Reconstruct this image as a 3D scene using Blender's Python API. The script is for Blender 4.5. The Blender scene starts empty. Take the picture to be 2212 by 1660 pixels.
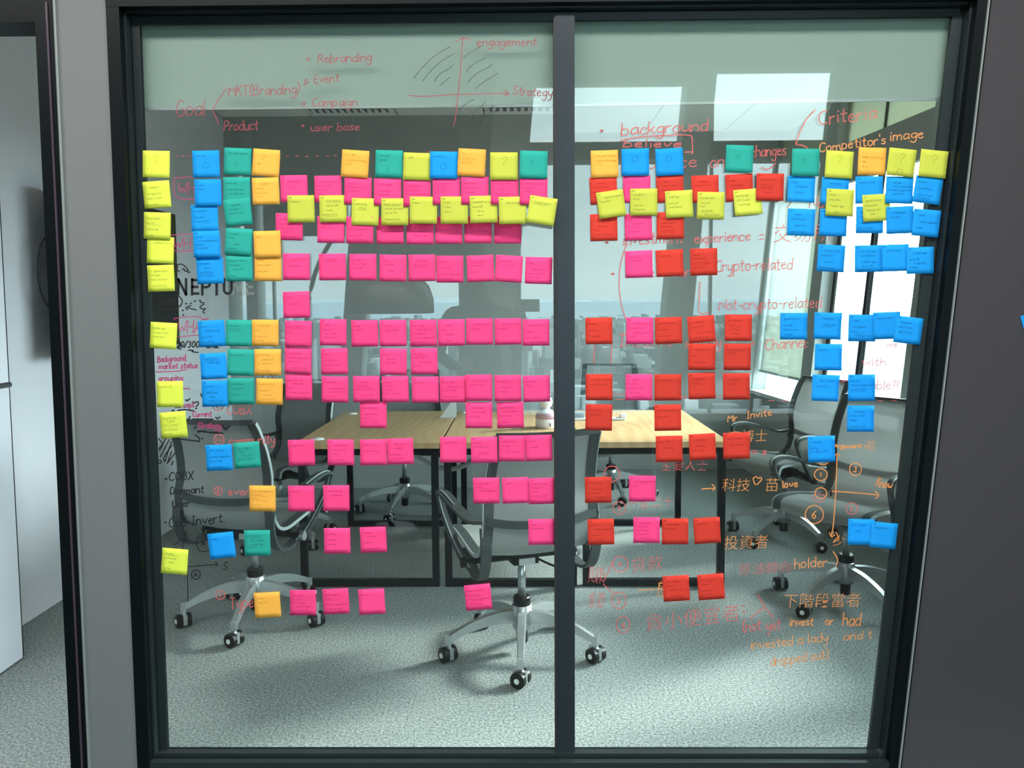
import bpy, bmesh, math, random
from mathutils import Vector, Matrix
R = math.radians
rnd = random.Random(7)
C = bpy.context.scene.collection
SC = bpy.context.scene

# ---------------------------------------------------------------- camera, sky, exposure
F = 1790.0
CAM = Vector((0.0, -2.365, 1.44))
YAW, PITCH, ROLL = 0.0113, math.atan2(135, F), 0.0061
fwd = Vector((-math.sin(YAW)*math.cos(PITCH), math.cos(YAW)*math.cos(PITCH), -math.sin(PITCH)))
r0 = Vector((math.cos(YAW), math.sin(YAW), 0))
u0 = r0.cross(fwd)
rgt = r0*math.cos(ROLL) - u0*math.sin(ROLL)
upv = rgt.cross(fwd)
cam_d = bpy.data.cameras.new('camera'); cam = bpy.data.objects.new('camera', cam_d); C.objects.link(cam)
cam_d.sensor_width = 36; cam_d.lens = 36*F/2212; cam_d.clip_end = 60000; cam_d.clip_start = 0.02; cam_d.shift_y = -40/2212
cam.matrix_world = Matrix(((rgt.x, upv.x, -fwd.x, CAM.x), (rgt.y, upv.y, -fwd.y, CAM.y), (rgt.z, upv.z, -fwd.z, CAM.z), (0, 0, 0, 1)))
SC.camera = cam
SKY = 6.9; SUNGLOW = 3.4
w = bpy.data.worlds.new('World'); SC.world = w; w.use_nodes = True
nt = w.node_tree; N = nt.nodes; L = nt.links; N.clear()
wo = N.new('ShaderNodeOutputWorld'); bg = N.new('ShaderNodeBackground'); L.new(bg.outputs[0], wo.inputs[0])
tc = N.new('ShaderNodeTexCoord'); mp = N.new('ShaderNodeMapping'); mp.inputs['Scale'].default_value = (1.6, 1.6, 7)
nz = N.new('ShaderNodeTexNoise'); nz.inputs['Scale'].default_value = 2.2; nz.inputs['Detail'].default_value = 6
rp = N.new('ShaderNodeValToRGB')
rp.color_ramp.elements[0].position = 0.30; rp.color_ramp.elements[0].color = (0.62, 0.79, 0.86, 1)
rp.color_ramp.elements[1].position = 0.70; rp.color_ramp.elements[1].color = (0.82, 0.97, 1.0, 1)
L.new(tc.outputs['Generated'], mp.inputs[0]); L.new(mp.outputs[0], nz.inputs[0]); L.new(nz.outputs[0], rp.inputs[0]); L.new(rp.outputs[0], bg.inputs[0])
# thin overcast: the veiled sun stands beyond the right-hand windows, so the sky brightens smoothly towards it
SUNV = Vector((0.80, 0.34, 0.50)).normalized()
dp = N.new('ShaderNodeVectorMath'); dp.operation = 'DOT_PRODUCT'; dp.inputs[1].default_value = SUNV
nv = N.new('ShaderNodeVectorMath'); nv.operation = 'NORMALIZE'; L.new(tc.outputs['Generated'], nv.inputs[0]); L.new(nv.outputs[0], dp.inputs[0])
mr = N.new('ShaderNodeMapRange'); mr.interpolation_type = 'SMOOTHSTEP'; mr.inputs['From Min'].default_value = -0.35; mr.inputs['From Max'].default_value = 1.0
mr.inputs['To Min'].default_value = SKY; mr.inputs['To Max'].default_value = SKY*SUNGLOW
L.new(dp.outputs['Value'], mr.inputs['Value']); L.new(mr.outputs[0], bg.inputs[1])
sun_d = bpy.data.lights.new('sun', 'SUN'); sun_d.energy = 14; sun_d.angle = R(11); sun_d.color = (1, 0.98, 0.94)
sun = bpy.data.objects.new('sun', sun_d); C.objects.link(sun)
sun.rotation_euler = (-SUNV).to_track_quat('-Z', 'Y').to_euler()
vs = SC.view_settings; vs.view_transform = 'Standard'; vs.look = 'None'; vs.gamma = 1; vs.use_curve_mapping = False; vs.exposure = 0.0
SC.cycles.max_bounces = 10; SC.cycles.transparent_max_bounces = 24; SC.cycles.diffuse_bounces = 5
SC.cycles.sample_clamp_indirect = 6
def portal(loc, direction, sx, sy):
    d = bpy.data.lights.new('window_portal', 'AREA'); d.shape = 'RECTANGLE'; d.size = sx; d.size_y = sy; d.cycles.is_portal = True; d.energy = 1
    o = bpy.data.objects.new('window_portal', d); C.objects.link(o); o.location = loc
    o.rotation_euler = Vector(direction).to_track_quat('-Z', 'Z').to_euler()

def ray(px, py):
    return (fwd*F + rgt*(px-1106) - upv*(py-790)).normalized()
def P(px, py, y=0.0):                       # where the line of sight meets a plane facing the camera
    d = ray(px, py); t = (y-CAM.y)/d.y
    return CAM + d*t

# ---------------------------------------------------------------- materials
MATS = {}
def mat(name, col, rough=0.6, metal=0.0, spec=0.5, noise=0.0, nscale=30, bump=0.0, trans=0.0, alpha=1.0, coat=0.0):
    if name in MATS: return MATS[name]
    m = bpy.data.materials.new(name); m.use_nodes = True; nt = m.node_tree; n = nt.nodes; l = nt.links
    b = n['Principled BSDF']; b.inputs['Base Color'].default_value = (*col, 1)
    b.inputs['Roughness'].default_value = rough; b.inputs['Metallic'].default_value = metal
    b.inputs['Specular IOR Level'].default_value = spec
    if coat: b.inputs['Coat Weight'].default_value = coat
    out = n['Material Output']
    if noise or bump:
        t = n.new('ShaderNodeTexCoord'); z = n.new('ShaderNodeTexNoise'); z.inputs['Scale'].default_value = nscale; z.inputs['Detail'].default_value = 5
        l.new(t.outputs['Object'], z.inputs[0])
        if noise:
            mx = n.new('ShaderNodeMix'); mx.data_type = 'RGBA'
            mx.inputs[6].default_value = (*[c*(1-noise) for c in col], 1); mx.inputs[7].default_value = (*[min(1, c*(1+noise)) for c in col], 1)
            l.new(z.outputs[0], mx.inputs[0]); l.new(mx.outputs[2], b.inputs['Base Color'])
        if bump:
            bp = n.new('ShaderNodeBump'); bp.inputs['Strength'].default_value = bump; bp.inputs['Distance'].default_value = 0.004
            l.new(z.outputs[0], bp.inputs['Height']); l.new(bp.outputs[0], b.inputs['Normal'])
    last = b.outputs[0]
    if trans:
        tr = n.new('ShaderNodeBsdfTranslucent'); tr.inputs[0].default_value = (*col, 1)
        ms = n.new('ShaderNodeMixShader'); ms.inputs[0].default_value = trans; l.new(last, ms.inputs[1]); l.new(tr.outputs[0], ms.inputs[2]); last = ms.outputs[0]
    if alpha < 1:
        tp = n.new('ShaderNodeBsdfTransparent')
        ms = n.new('ShaderNodeMixShader'); ms.inputs[0].default_value = alpha; l.new(tp.outputs[0], ms.inputs[1]); l.new(last, ms.inputs[2]); last = ms.outputs[0]
    l.new(last, out.inputs[0])
    MATS[name] = m; return m
def glass_mat(name, tint, refl_ior):
    m = bpy.data.materials.new(name); m.use_nodes = True; n = m.node_tree.nodes; l = m.node_tree.links; n.clear()
    o = n.new('ShaderNodeOutputMaterial'); t = n.new('ShaderNodeBsdfTransparent'); g = n.new('ShaderNodeBsdfGlossy'); g.inputs['Roughness'].default_value = 0.0
    fr = n.new('ShaderNodeFresnel'); fr.inputs[0].default_value = refl_ior
    ms = n.new('ShaderNodeMixShader'); t.inputs[0].default_value = (*tint, 1); g.inputs[0].default_value = (0.97, 1, 1, 1)
    ge = n.new('ShaderNodeNewGeometry'); mr = n.new('ShaderNodeMapRange')          # same reflectance leaving the pane as entering it
    mr.inputs['To Min'].default_value = refl_ior; mr.inputs['To Max'].default_value = 1/refl_ior
    l.new(ge.outputs['Backfacing'], mr.inputs['Value']); l.new(mr.outputs[0], fr.inputs[0])
    l.new(fr.outputs[0], ms.inputs[0]); l.new(t.outputs[0], ms.inputs[1]); l.new(g.outputs[0], ms.inputs[2]); l.new(ms.outputs[0], o.inputs[0])
    MATS[name] = m; return m
G_PART = glass_mat('partition_glass', (0.955, 0.98, 0.97), 1.53)
G_WIN = glass_mat('window_glass', (0.95, 0.99, 0.985), 1.3)

M_BLACK = mat('black_frame_metal', (0.003, 0.005, 0.006), 0.4, 0.0, 0.13, noise=0.15, nscale=40)
M_GROOVE = mat('grey_frame_metal', (0.020, 0.028, 0.030), 0.35, 0.2, 0.3, noise=0.1)
M_MULL = mat('mullion_metal', (0.018, 0.025, 0.032), 0.4, 0.1, 0.3, noise=0.1)
M_WALL_L = mat('grey_painted_wall', (0.148, 0.158, 0.158), 0.85, noise=0.03, nscale=60, bump=0.1)
M_WALL_R = mat('dark_grey_wall', (0.040, 0.036, 0.041), 0.85, noise=0.06, nscale=80, bump=0.15)
M_WALL_BACK = mat('meeting_room_back_wall', (0.38, 0.395, 0.38), 0.9, noise=0.03)
M_WALL_WHITE = mat('meeting_room_left_wall', (0.60, 0.585, 0.61), 0.7, noise=0.02)
M_CEIL = mat('ceiling_paint', (0.90, 0.91, 0.86), 0.9, noise=0.02)
M_CEILC = mat('corridor_ceiling_paint', (0.36, 0.38, 0.36), 0.9, noise=0.02)
M_DARKW = mat('corridor_grey_wall', (0.11, 0.115, 0.112), 0.9, noise=0.05)
M_COL = mat('column_grey', (0.42, 0.45, 0.43), 0.6, noise=0.03)
M_ALU = mat('window_aluminium', (0.33, 0.36, 0.35), 0.4, 0.4, noise=0.05)
M_DARKGAP = mat('dark_gasket', (0.01, 0.01, 0.01), 0.6)
M_SILL = mat('white_sill', (0.72, 0.75, 0.74), 0.5, noise=0.02)
M_BLIND = mat('roller_blind_cloth', (0.47, 0.56, 0.51), 0.9, trans=0.45, noise=0.04, nscale=400)
M_BLIND2 = mat('translucent_shade_cloth', (0.62, 0.66, 0.60), 0.9, trans=0.38, noise=0.04, nscale=300)
M_CHROME = mat('polished_aluminium', (0.50, 0.53, 0.53), 0.26, 0.7, noise=0.05)
M_STEEL = mat('black_steel', (0.010, 0.012, 0.013), 0.45, spec=.15)
M_PLASTIC = mat('black_plastic', (0.009, 0.009, 0.009), 0.35, spec=.25)
M_FRAME = mat('chair_grey_nylon', (0.05, 0.06, 0.06), 0.4, spec=.35, noise=0.05)
M_FRAMEL = mat('chair_light_edge', (0.34, 0.38, 0.38), 0.3)
M_WHITE = mat('white_plastic', (0.8, 0.82, 0.82), 0.4, noise=0.01)
M_DOOR = mat('white_door_lacquer', (0.62, 0.62, 0.66), 0.45, noise=0.01)

def carpet(name, c0, c1):
    m = bpy.data.materials.new(name); m.use_nodes = True; n = m.node_tree.nodes; l = m.node_tree.links; b = n['Principled BSDF']
    t = n.new('ShaderNodeTexCoord'); z = n.new('ShaderNodeTexNoise'); z.inputs['Scale'].default_value = 110; z.inputs['Detail'].default_value = 4; z.inputs['Roughness'].default_value = 0.75
    z2 = n.new('ShaderNodeTexNoise'); z2.inputs['Scale'].default_value = 3
    l.new(t.outputs['Object'], z.inputs[0]); l.new(t.outputs['Object'], z2.inputs[0])
    r_ = n.new('ShaderNodeValToRGB'); r_.color_ramp.elements[0].position = .36; r_.color_ramp.elements[1].position = .64
    r_.color_ramp.elements[0].color = (*c0, 1); r_.color_ramp.elements[1].color = (*c1, 1)
    l.new(z.outputs[0], r_.inputs[0]); l.new(r_.outputs[0], b.inputs['Base Color']); b.inputs['Roughness'].default_value = 0.95; b.inputs['Specular IOR Level'].default_value = .1
    bp = n.new('ShaderNodeBump'); bp.inputs['Strength'].default_value = .5; bp.inputs['Distance'].default_value = .006
    l.new(z.outputs[0], bp.inputs['Height']); l.new(bp.outputs[0], b.inputs['Normal'])
    return m
M_CARPET = carpet('grey_carpet', (0.082, 0.096, 0.093), (0.34, 0.38, 0.37))
M_CARPETC = carpet('dark_corridor_carpet', (0.03, 0.036, 0.036), (0.09, 0.10, 0.10))
def wood(name):
    m = bpy.data.materials.new(name); m.use_nodes = True; n = m.node_tree.nodes; l = m.node_tree.links; b = n['Principled BSDF']
    t = n.new('ShaderNodeTexCoord'); mpn = n.new('ShaderNodeMapping'); mpn.inputs['Scale'].default_value = (3.2, 1.3, 1)
    wv = n.new('ShaderNodeTexWave'); wv.inputs['Scale'].default_value = 1.6; wv.inputs['Distortion'].default_value = 14; wv.inputs['Detail'].default_value = 3; wv.inputs['Detail Scale'].default_value = .7
    r_ = n.new('ShaderNodeValToRGB'); r_.color_ramp.elements[0].color = (0.50, 0.32, 0.155, 1); r_.color_ramp.elements[1].color = (0.58, 0.39, 0.20, 1)
    l.new(t.outputs['Object'], mpn.inputs[0]); l.new(mpn.outputs[0], wv.inputs[0]); l.new(wv.outputs[0], r_.inputs[0]); l.new(r_.outputs[0], b.inputs['Base Color'])
    b.inputs['Roughness'].default_value = .42
    return m
M_WOOD = wood('light_oak_top')
def mesh_cloth():
    m = bpy.data.materials.new('chair_mesh_cloth'); m.use_nodes = True; n = m.node_tree.nodes; l = m.node_tree.links; b = n['Principled BSDF']
    t = n.new('ShaderNodeTexCoord'); wv = n.new('ShaderNodeTexWave'); wv.inputs['Scale'].default_value = 95; wv.bands_direction = 'X'
    wv2 = n.new('ShaderNodeTexWave'); wv2.inputs['Scale'].default_value = 45; wv2.bands_direction = 'Z'
    mu = n.new('ShaderNodeMath'); mu.operation = 'MAXIMUM'
    r_ = n.new('ShaderNodeValToRGB'); r_.color_ramp.elements[0].color = (0.20, 0.215, 0.21, 1); r_.color_ramp.elements[1].color = (0.46, 0.49, 0.475, 1)
    l.new(t.outputs['Object'], wv.inputs[0]); l.new(t.outputs['Object'], wv2.inputs[0]); l.new(wv.outputs['Fac'], mu.inputs[0]); l.new(wv2.outputs['Fac'], mu.inputs[1])
    l.new(wv.outputs['Fac'], r_.inputs[0]); l.new(r_.outputs[0], b.inputs['Base Color']); b.inputs['Roughness'].default_value = .6
    tr = n.new('ShaderNodeBsdfTranslucent'); tr.inputs[0].default_value = (.4, .42, .41, 1); m1 = n.new('ShaderNodeMixShader'); m1.inputs[0].default_value = .25
    l.new(b.outputs[0], m1.inputs[1]); l.new(tr.outputs[0], m1.inputs[2])
    tp = n.new('ShaderNodeBsdfTransparent'); m2 = n.new('ShaderNodeMixShader'); m2.inputs[0].default_value = .86
    l.new(tp.outputs[0], m2.inputs[1]); l.new(m1.outputs[0], m2.inputs[2]); l.new(m2.outputs[0], n['Material Output'].inputs[0])
    return m
M_MESH = mesh_cloth()

# ---------------------------------------------------------------- mesh helpers
def link(name, me, m, parent=None):
    o = bpy.data.objects.new(name, me); C.objects.link(o)
    if m is not None:
        for k in (m if isinstance(m, (list, tuple)) else [m]): me.materials.append(k)
    if parent: o.parent = parent
    return o
def tag(o, label=None, cat=None, group=None, kind=None):
    if label: o['label'] = label
    if cat: o['category'] = cat
    if group: o['group'] = group
    if kind: o['kind'] = kind
    return o
def empty(name, loc=(0, 0, 0), rz=0):
    o = bpy.data.objects.new(name, None); C.objects.link(o); o.location = loc; o.rotation_euler = (0, 0, rz); o.empty_display_size = .1
    return o
class MB:
    def __init__(s): s.v = []; s.f = []; s.mi = []; s.cur = 0
    def face(s, idx): s.f.append(idx); s.mi.append(s.cur)
    def hexa(s, p):                          # 8 corners: bottom ring of four, top ring of four
        b = len(s.v); s.v += [tuple(q) for q in p]
        for q in ((0, 3, 2, 1), (4, 5, 6, 7), (0, 1, 5, 4), (1, 2, 6, 5), (2, 3, 7, 6), (3, 0, 4, 7)): s.face([b+i for i in q])
        return s
    def box(s, x0, x1, y0, y1, z0, z1):
        return s.hexa([(x0, y0, z0), (x1, y0, z0), (x1, y1, z0), (x0, y1, z0), (x0, y0, z1), (x1, y0, z1), (x1, y1, z1), (x0, y1, z1)])
    def prism(s, pts, y0, y1):               # outline in XZ, from y0 to y1
        b = len(s.v); n = len(pts)
        s.v += [(x, y0, z) for x, z in pts] + [(x, y1, z) for x, z in pts]
        s.face([b+i for i in range(n)]); s.face([b+n+i for i in reversed(range(n))])
        for i in range(n): j = (i+1) % n; s.face([b+j, b+i, b+n+i, b+n+j])
        return s
    def tube(s, pts, r, seg=10, cap=True):
        pts = [Vector(p) for p in pts]; n = len(pts); rr = r if isinstance(r, (list, tuple)) else [r]*n
        b = len(s.v); up = Vector((0.01, 0.02, 1))
        for i, p in enumerate(pts):
            t = (pts[min(i+1, n-1)]-pts[max(i-1, 0)]).normalized()
            a = t.cross(up)
            if a.length < .2: a = t.cross(Vector((1, 0, 0)))
            a.normalize(); c = t.cross(a)
            for k in range(seg):
                th = 2*math.pi*k/seg; s.v.append(tuple(p+(a*math.cos(th)+c*math.sin(th))*rr[i]))
        for i in range(n-1):
            for k in range(seg):
                k2 = (k+1) % seg; s.face([b+i*seg+k, b+i*seg+k2, b+(i+1)*seg+k2, b+(i+1)*seg+k])
        if cap:
            s.face([b+k for k in reversed(range(seg))]); s.face([b+(n-1)*seg+k for k in range(seg)])
        return s
    def band(s, pts, w, t, wax, hint=None):   # flat strip: w along wax, t across; pts a path
        pts = [Vector(p) for p in pts]; n = len(pts); b = len(s.v)
        ws = w if isinstance(w, (list, tuple)) else [w]*n
        for i, p in enumerate(pts):
            tg = (pts[min(i+1, n-1)]-pts[max(i-1, 0)]).normalized()
            a = Vector(wax[i] if isinstance(wax, list) else wax).normalized(); a = (a-tg*a.dot(tg)).normalized(); nn = tg.cross(a)
            for u, v in ((-1, -1), (1, -1), (1, 1), (-1, 1)): s.v.append(tuple(p+a*u*ws[i]/2+nn*v*t/2))
        for i in range(n-1):
            for k in range(4):
                k2 = (k+1) % 4; s.face([b+i*4+k, b+i*4+k2, b+(i+1)*4+k2, b+(i+1)*4+k])
        s.face([b+3, b+2, b+1, b]); s.face([b+(n-1)*4+k for k in range(4)])
        return s
    def lathe(s, prof, c=(0, 0, 0), axis='z', seg=24):
        b = len(s.v); c = Vector(c)
        for r_, h in prof:
            for k in range(seg):
                th = 2*math.pi*k/seg; x, y = r_*math.cos(th), r_*math.sin(th)
                q = {'z': (x, y, h), 'x': (h, x, y), 'y': (x, h, y)}[axis]; s.v.append(tuple(c+Vector(q)))
        for i in range(len(prof)-1):
            for k in range(seg):
                k2 = (k+1) % seg; s.face([b+i*seg+k, b+i*seg+k2, b+(i+1)*seg+k2, b+(i+1)*seg+k])
        s.face([b+k for k in reversed(range(seg))]); s.face([b+(len(prof)-1)*seg+k for k in range(seg)])
        return s
    def mesh(s, name, smooth=False):
        me = bpy.data.meshes.new(name); me.from_pydata(s.v, [], s.f)
        for i, p in enumerate(me.polygons):
            p.material_index = s.mi[i]; p.use_smooth = smooth
        me.validate(); me.update()
        bm = bmesh.new(); bm.from_mesh(me); bmesh.ops.recalc_face_normals(bm, faces=bm.faces); bm.to_mesh(me); bm.free()
        return me
    def build(s, name, m, parent=None, smooth=False, bevel=0, kind=None, label=None):
        o = link(name, s.mesh(name, smooth), m, parent)
        if bevel:
            q = o.modifiers.new('bevel', 'BEVEL'); q.width = bevel; q.segments = 2; q.limit_method = 'ANGLE'
        if kind: o['kind'] = kind
        if label: o['label'] = label
        return o
def catmull(pts, n=6):
    pts = [Vector(p) for p in pts]; out = []
    q = [pts[0]*2-pts[1]]+pts+[pts[-1]*2-pts[-2]]
    for i in range(1, len(q)-2):
        a, b, c, d = q[i-1:i+3]
        for k in range(n):
            t = k/n; out.append(0.5*((2*b)+(c-a)*t+(2*a-5*b+4*c-d)*t*t+(3*b-a-3*c+d)*t**3))
    out.append(pts[-1]); return out
def copy_tree(o, parent=None):
    c = o.copy(); C.objects.link(c)
    if parent: c.parent = parent
    for ch in [k for k in bpy.data.objects if k.parent == o]: copy_tree(ch, c)
    return c

# ---------------------------------------------------------------- setting: meeting room shell
YB1, YB2 = 4.035, 4.72        # two back wall planes (stepped)
XL, XS = -2.26, 0.32
CEIL = 2.865
def Xr(y, z): return 2.08+(2.42-y)*.074+.09*z
YEND = YB2
def slab(pts, z0, z1):                        # outline in XY
    m = MB(); n = len(pts); m.v += [(x, y, z0) for x, y in pts]+[(x, y, z1) for x, y in pts]
    m.face(list(range(n))[::-1]); m.face([n+i for i in range(n)])
    for i in range(n): j = (i+1) % n; m.face([i, j, n+j, n+i])
    return m
slab([(-4.2, -5.9), (-.45, -5.9), (-.03, -3.7), (3.4, -3.6), (3.4, -.03), (-4.2, -.03)], -.2, 0).build('floor_corridor', M_CARPETC, kind='structure')
slab([(-2.45, -.03), (Xr(.05, 0)+.25, -.03), (Xr(YB2, 0)+.25, YB2+.15), (-2.45, YB2+.15)], -.2, 0).build('floor', M_CARPET, kind='structure')
MB().box(XL-.15, XL, 0.05, YB1+.15, 0, CEIL+.1).build('wall_left', M_WALL_WHITE, kind='structure')
MB().box(XL, XS, YB1, YB1+.75, 0, CEIL+.1).build('wall_back', M_WALL_BACK, kind='structure')
MB().prism([(XS, 0), (Xr(YB2, 0)+.25, 0), (Xr(YB2, 3)+.25, CEIL+.1), (XS, CEIL+.1)], YB2, YB2+.15).build('wall_back_recess', M_WALL_BACK, kind='structure')
# right facade: everything leans outwards with height
def fbox(mb, y0, y1, z0, z1, o0, o1):
    return mb.hexa([(Xr(y0, z0)+o0, y0, z0), (Xr(y0, z0)+o1, y0, z0), (Xr(y1, z0)+o1, y1, z0), (Xr(y1, z0)+o0, y1, z0),
                    (Xr(y0, z1)+o0, y0, z1), (Xr(y0, z1)+o1, y0, z1), (Xr(y1, z1)+o1, y1, z1), (Xr(y1, z1)+o0, y1, z1)])
D = lambda d: d-2.365
def yr(px, py=600):                          # where a line of sight meets the leaning facade
    a, b = .1, 6.0
    for _ in range(40):
        m = (a+b)/2; q = P(px, py, m)
        if q.x < Xr(m, q.z): a = m
        else: b = m
    return a
wr = tag(empty('wall_right', (0, 0, 0)), kind='structure')
fbox(MB(), .05, YEND, 0, .66, 0, .28).build('low_wall', mat('low_wall_grey', (.40, .41, .39), .7, noise=.03), wr)
fbox(MB(), .05, YEND, .662, .69, -.02, .28).build('sill_board', M_SILL, wr)
fbox(MB(), .05, YEND, 2.53, CEIL+.05, .085, .09).build('header_shade', mat('header_beige', (.80, .80, .66), .9, noise=.02, trans=.5), wr)
fbox(MB(), .05, YEND, 2.265, 2.545, .07, .12).build('shadow_band', mat('header_shadow_grey', (.33, .34, .33), .8, noise=.03), wr)  # lower part of the shades, its soft shadow put into a grey box
yc0, yc1, yk, ym0, ym1, yn0, yn1 = yr(1769), yr(1747), yr(1775), yr(1849), yr(1843), yr(1974), yr(1957)
for a, b_, mm, o0 in ((yc0, yc1, M_COL, .02), (yk, yc0-.004, M_DARKGAP, .10), (ym0, ym1, M_STEEL, .085), (yn0, yn1, M_ALU, .05), (yr(1988), yr(1980), M_DARKGAP, .06), (yr(2000), yr(1993), M_DARKGAP, .06), (1.58, 1.72, M_ALU, .02), (.85, 1.02, M_COL, .02), (.1, .25, M_ALU, .02), (yr(1650), YB2, M_ALU, .0)):
    fbox(MB(), a, b_, .69, CEIL, o0, .115).build('mullion', mm, wr)
for a, b_ in ((yc1, yr(1650)), (ym1, yk), (yn1, ym0), (1.72, yn0), (1.02, 1.58), (.25, .85)):
    fbox(MB(), a, b_, .69, CEIL, .10, .108).build('pane', G_WIN, wr)
    portal((Xr((a+b_)/2, 1.8)+.3, (a+b_)/2, 1.8), (-1, 0, 0), b_-a, 2.2)
sh = fbox(MB(), yc1+.01, yr(1652), .86, CEIL-.02, .045, .05).build('roller_blind', M_BLIND2)
tag(sh, 'pale translucent roller shade pulled down over the far right corner window', 'blind')
fbox(MB(), yc1+.01, yr(1652), .845, .862, .035, .06).build('hem_bar', M_ALU, sh)
# ceiling of the meeting room: panels with seams
ce = tag(empty('ceiling', (0, 0, 0)), kind='structure')
MB().box(XL-.1, 3.4, .05, YB2+.2, CEIL+.012, CEIL+.12).build('ceiling_slab', M_DARKGAP, ce)
xs = [-2.9+.655*i for i in range(11)]
xs = [XL]+[x for x in (-2.24+.6567*i for i in range(8)) if x > XL+.03]+[3.2]
for i in range(len(xs)-1):
    MB().box(xs[i]+.006, xs[i+1]-.006, 3.62, YB2, CEIL, CEIL+.02).build('ceiling_panel', M_CEIL, ce)
    MB().box(xs[i]+.006, xs[i+1]-.006, 0.05, 3.61, CEIL, CEIL+.02).build('ceiling_panel', M_CEIL, ce)
def vent(x0, x1, lab):
    v = tag(empty('air_vent', ((x0+x1)/2, 3.86, CEIL)), lab, 'vent')
    MB().box(x0-(x0+x1)/2, x1-(x0+x1)/2, -.10, .02, -.012, -.004).build('vent_frame', mat('vent_grey', (.12, .13, .13), .5), v)
    for k in range(11):
        x = x0-(x0+x1)/2+.03+(x1-x0-.06)*k/10
        MB().box(x-.012, x+.012, -.09, .0, -.022, -.010).build('vent_slat', M_CEIL, v)
vent(-1.54, -.97, 'linear ceiling air vent above the grey back wall, left one')
vent(-.22, .36, 'linear ceiling air vent above the grey back wall, right one beside the mullion')

# ---------------------------------------------------------------- corridor side: partition wall, doorway, frames
TOPZ = 3.12
FY = -.05
def gp(px, py, y=0): q = P(px, py, y); return (q.x, q.z)
gTL, gTR, gBR, gBL = gp(302, 52), gp(2056, 38), gp(1876, 1619), gp(362, 1619)
# true verticals on the left, leaning edge on the right
XFL = (gTL[0]+gBL[0])/2; ZT = 2.221; ZB = .12
def XR(z): return gBR[0]+(gTR[0]-gBR[0])*(z-gBR[1])/(gTR[1]-gBR[1])
DX0, DX1, DZ = -2.12, gp(118, 600, FY)[0], gp(60, 34, FY)[1]-.02
FW = XFL-gp(259, 700, FY)[0]                                    # width of the black outer frame
wp = tag(empty('wall_front', (0, 0, 0)), kind='structure')
xa = gp(152, 700, FY)[0]; xb = gp(259, 700, FY)[0]
MB().box(xa, xb+.003, FY, .05, 0, TOPZ).build('plaster_strip', M_WALL_L, wp)
MB().box(-4.2, DX0-.06, FY, .05, 0, TOPZ).build('plaster_left', M_WALL_L, wp)
MB().box(DX0-.06, xa, FY, .05, DZ+.08, TOPZ).build('plaster_over_door', M_WALL_L, wp)
ZF = ZT+.10
MB().box(xb+.003, XR(TOPZ)+.5, FY, .05, ZF, TOPZ).build('plaster_over_glass', M_WALL_R, wp)
XOW = gp(2138, 0, FY-.006)[0]-XR(ZT+.09)
XO = lambda z: XR(z)+XOW
MB().prism([(XO(0)+.012, 0), (3.4, 0), (3.4, ZF), (XO(ZF)+.012, ZF)], FY-.004, .05).build('plaster_right', M_WALL_R, wp)
MB().prism([(XO(0), 0), (XO(0)+.004, 0), (XO(ZF)+.004, ZF), (XO(ZF), ZF)], FY-.012, FY+.01).build('pale_edge_bead', mat('bead_pale', (.22, .25, .24), .5), wp)
MB().box(xa-.004, xa+.003, FY-.008, FY+.01, 0, DZ+.08).build('pale_edge_bead', MATS['bead_pale'], wp)
# door frame
df = tag(empty('door_1', (0, 0, 0)), kind='structure')
xj = gp(112, 700, FY)[0]
MB().box(xj, xa-.004, FY-.012, .06, 0, DZ+.06).build('door_jamb', M_BLACK, df)
MB().box(DX0-.055, DX0, FY-.012, .06, 0, DZ+.06).build('door_jamb', M_BLACK, df)
MB().box(DX0, xj, FY-.012, .06, DZ, DZ+.06).build('door_head', M_BLACK, df)
MB().box(xa-.020, xa-.015, FY-.016, FY-.010, 0, DZ+.05).build('jamb_bead', mat('jamb_bead', (.06, .04, .06), .3), df)
lf = empty('door_leaf', (0, 0, 0)); lf.parent = df
dw = P(50, 1420).copy(); 
dd = ray(50, 1420); t = (CAM.z-.01)/-dd.z; q = CAM+dd*t; XD, YD = q.x, q.y
MB().box(XD-.04, XD, .065, YD, .008, DZ-.01).build('leaf_panel', M_DOOR, lf, bevel=.002)
MB().box(XD-.0405, XD+.0005, YD, YD+.004, .008, DZ-.01).build('edge_seal', M_PLASTIC, lf)
hz = P(10, 838, YD-.20).z
h = MB(); h.lathe([(.026, 0), (.026, .01), (.012, .012), (.012, .045), (.001, .046)], (XD, YD-.20, hz), 'x')
h.tube([(XD+.042, YD-.20, hz), (XD+.052, YD-.185, hz), (XD+.052, YD-.08, hz)], .011, 10)
h.build('door_handle', mat('satin_steel', (.35, .35, .36), .3, .9), lf, smooth=True)

# glazed partition
w1 = tag(empty('window_1', (0, 0, 0)), kind='structure')
def bar(name, pts, y0, y1, m): return MB().prism(pts, y0, y1).build(name, m, w1)
ST = .022                                    # inner stop next to the glass, flush with it
bar('frame_bar', [(XFL-FW, 0), (XFL-ST-.008, 0), (XFL-ST-.008, ZF), (XFL-FW, ZF)], FY-.006, .05, M_BLACK)
bar('frame_bar', [(XFL-ST-.008, 0), (XFL-ST-.002, 0), (XFL-ST-.002, ZF), (XFL-ST-.008, ZF)], -.030, .05, M_GROOVE)
bar('frame_stop', [(XFL-ST, ZB), (XFL, ZB), (XFL, ZT), (XFL-ST, ZT)], -.0012, .012, M_GROOVE)
bar('frame_bar', [(XFL-FW, ZT+ST+.008), (XO(ZT), ZT+ST+.008), (XO(ZF), ZF), (XFL-FW, ZF)], FY-.007, .05, M_BLACK)
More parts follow.
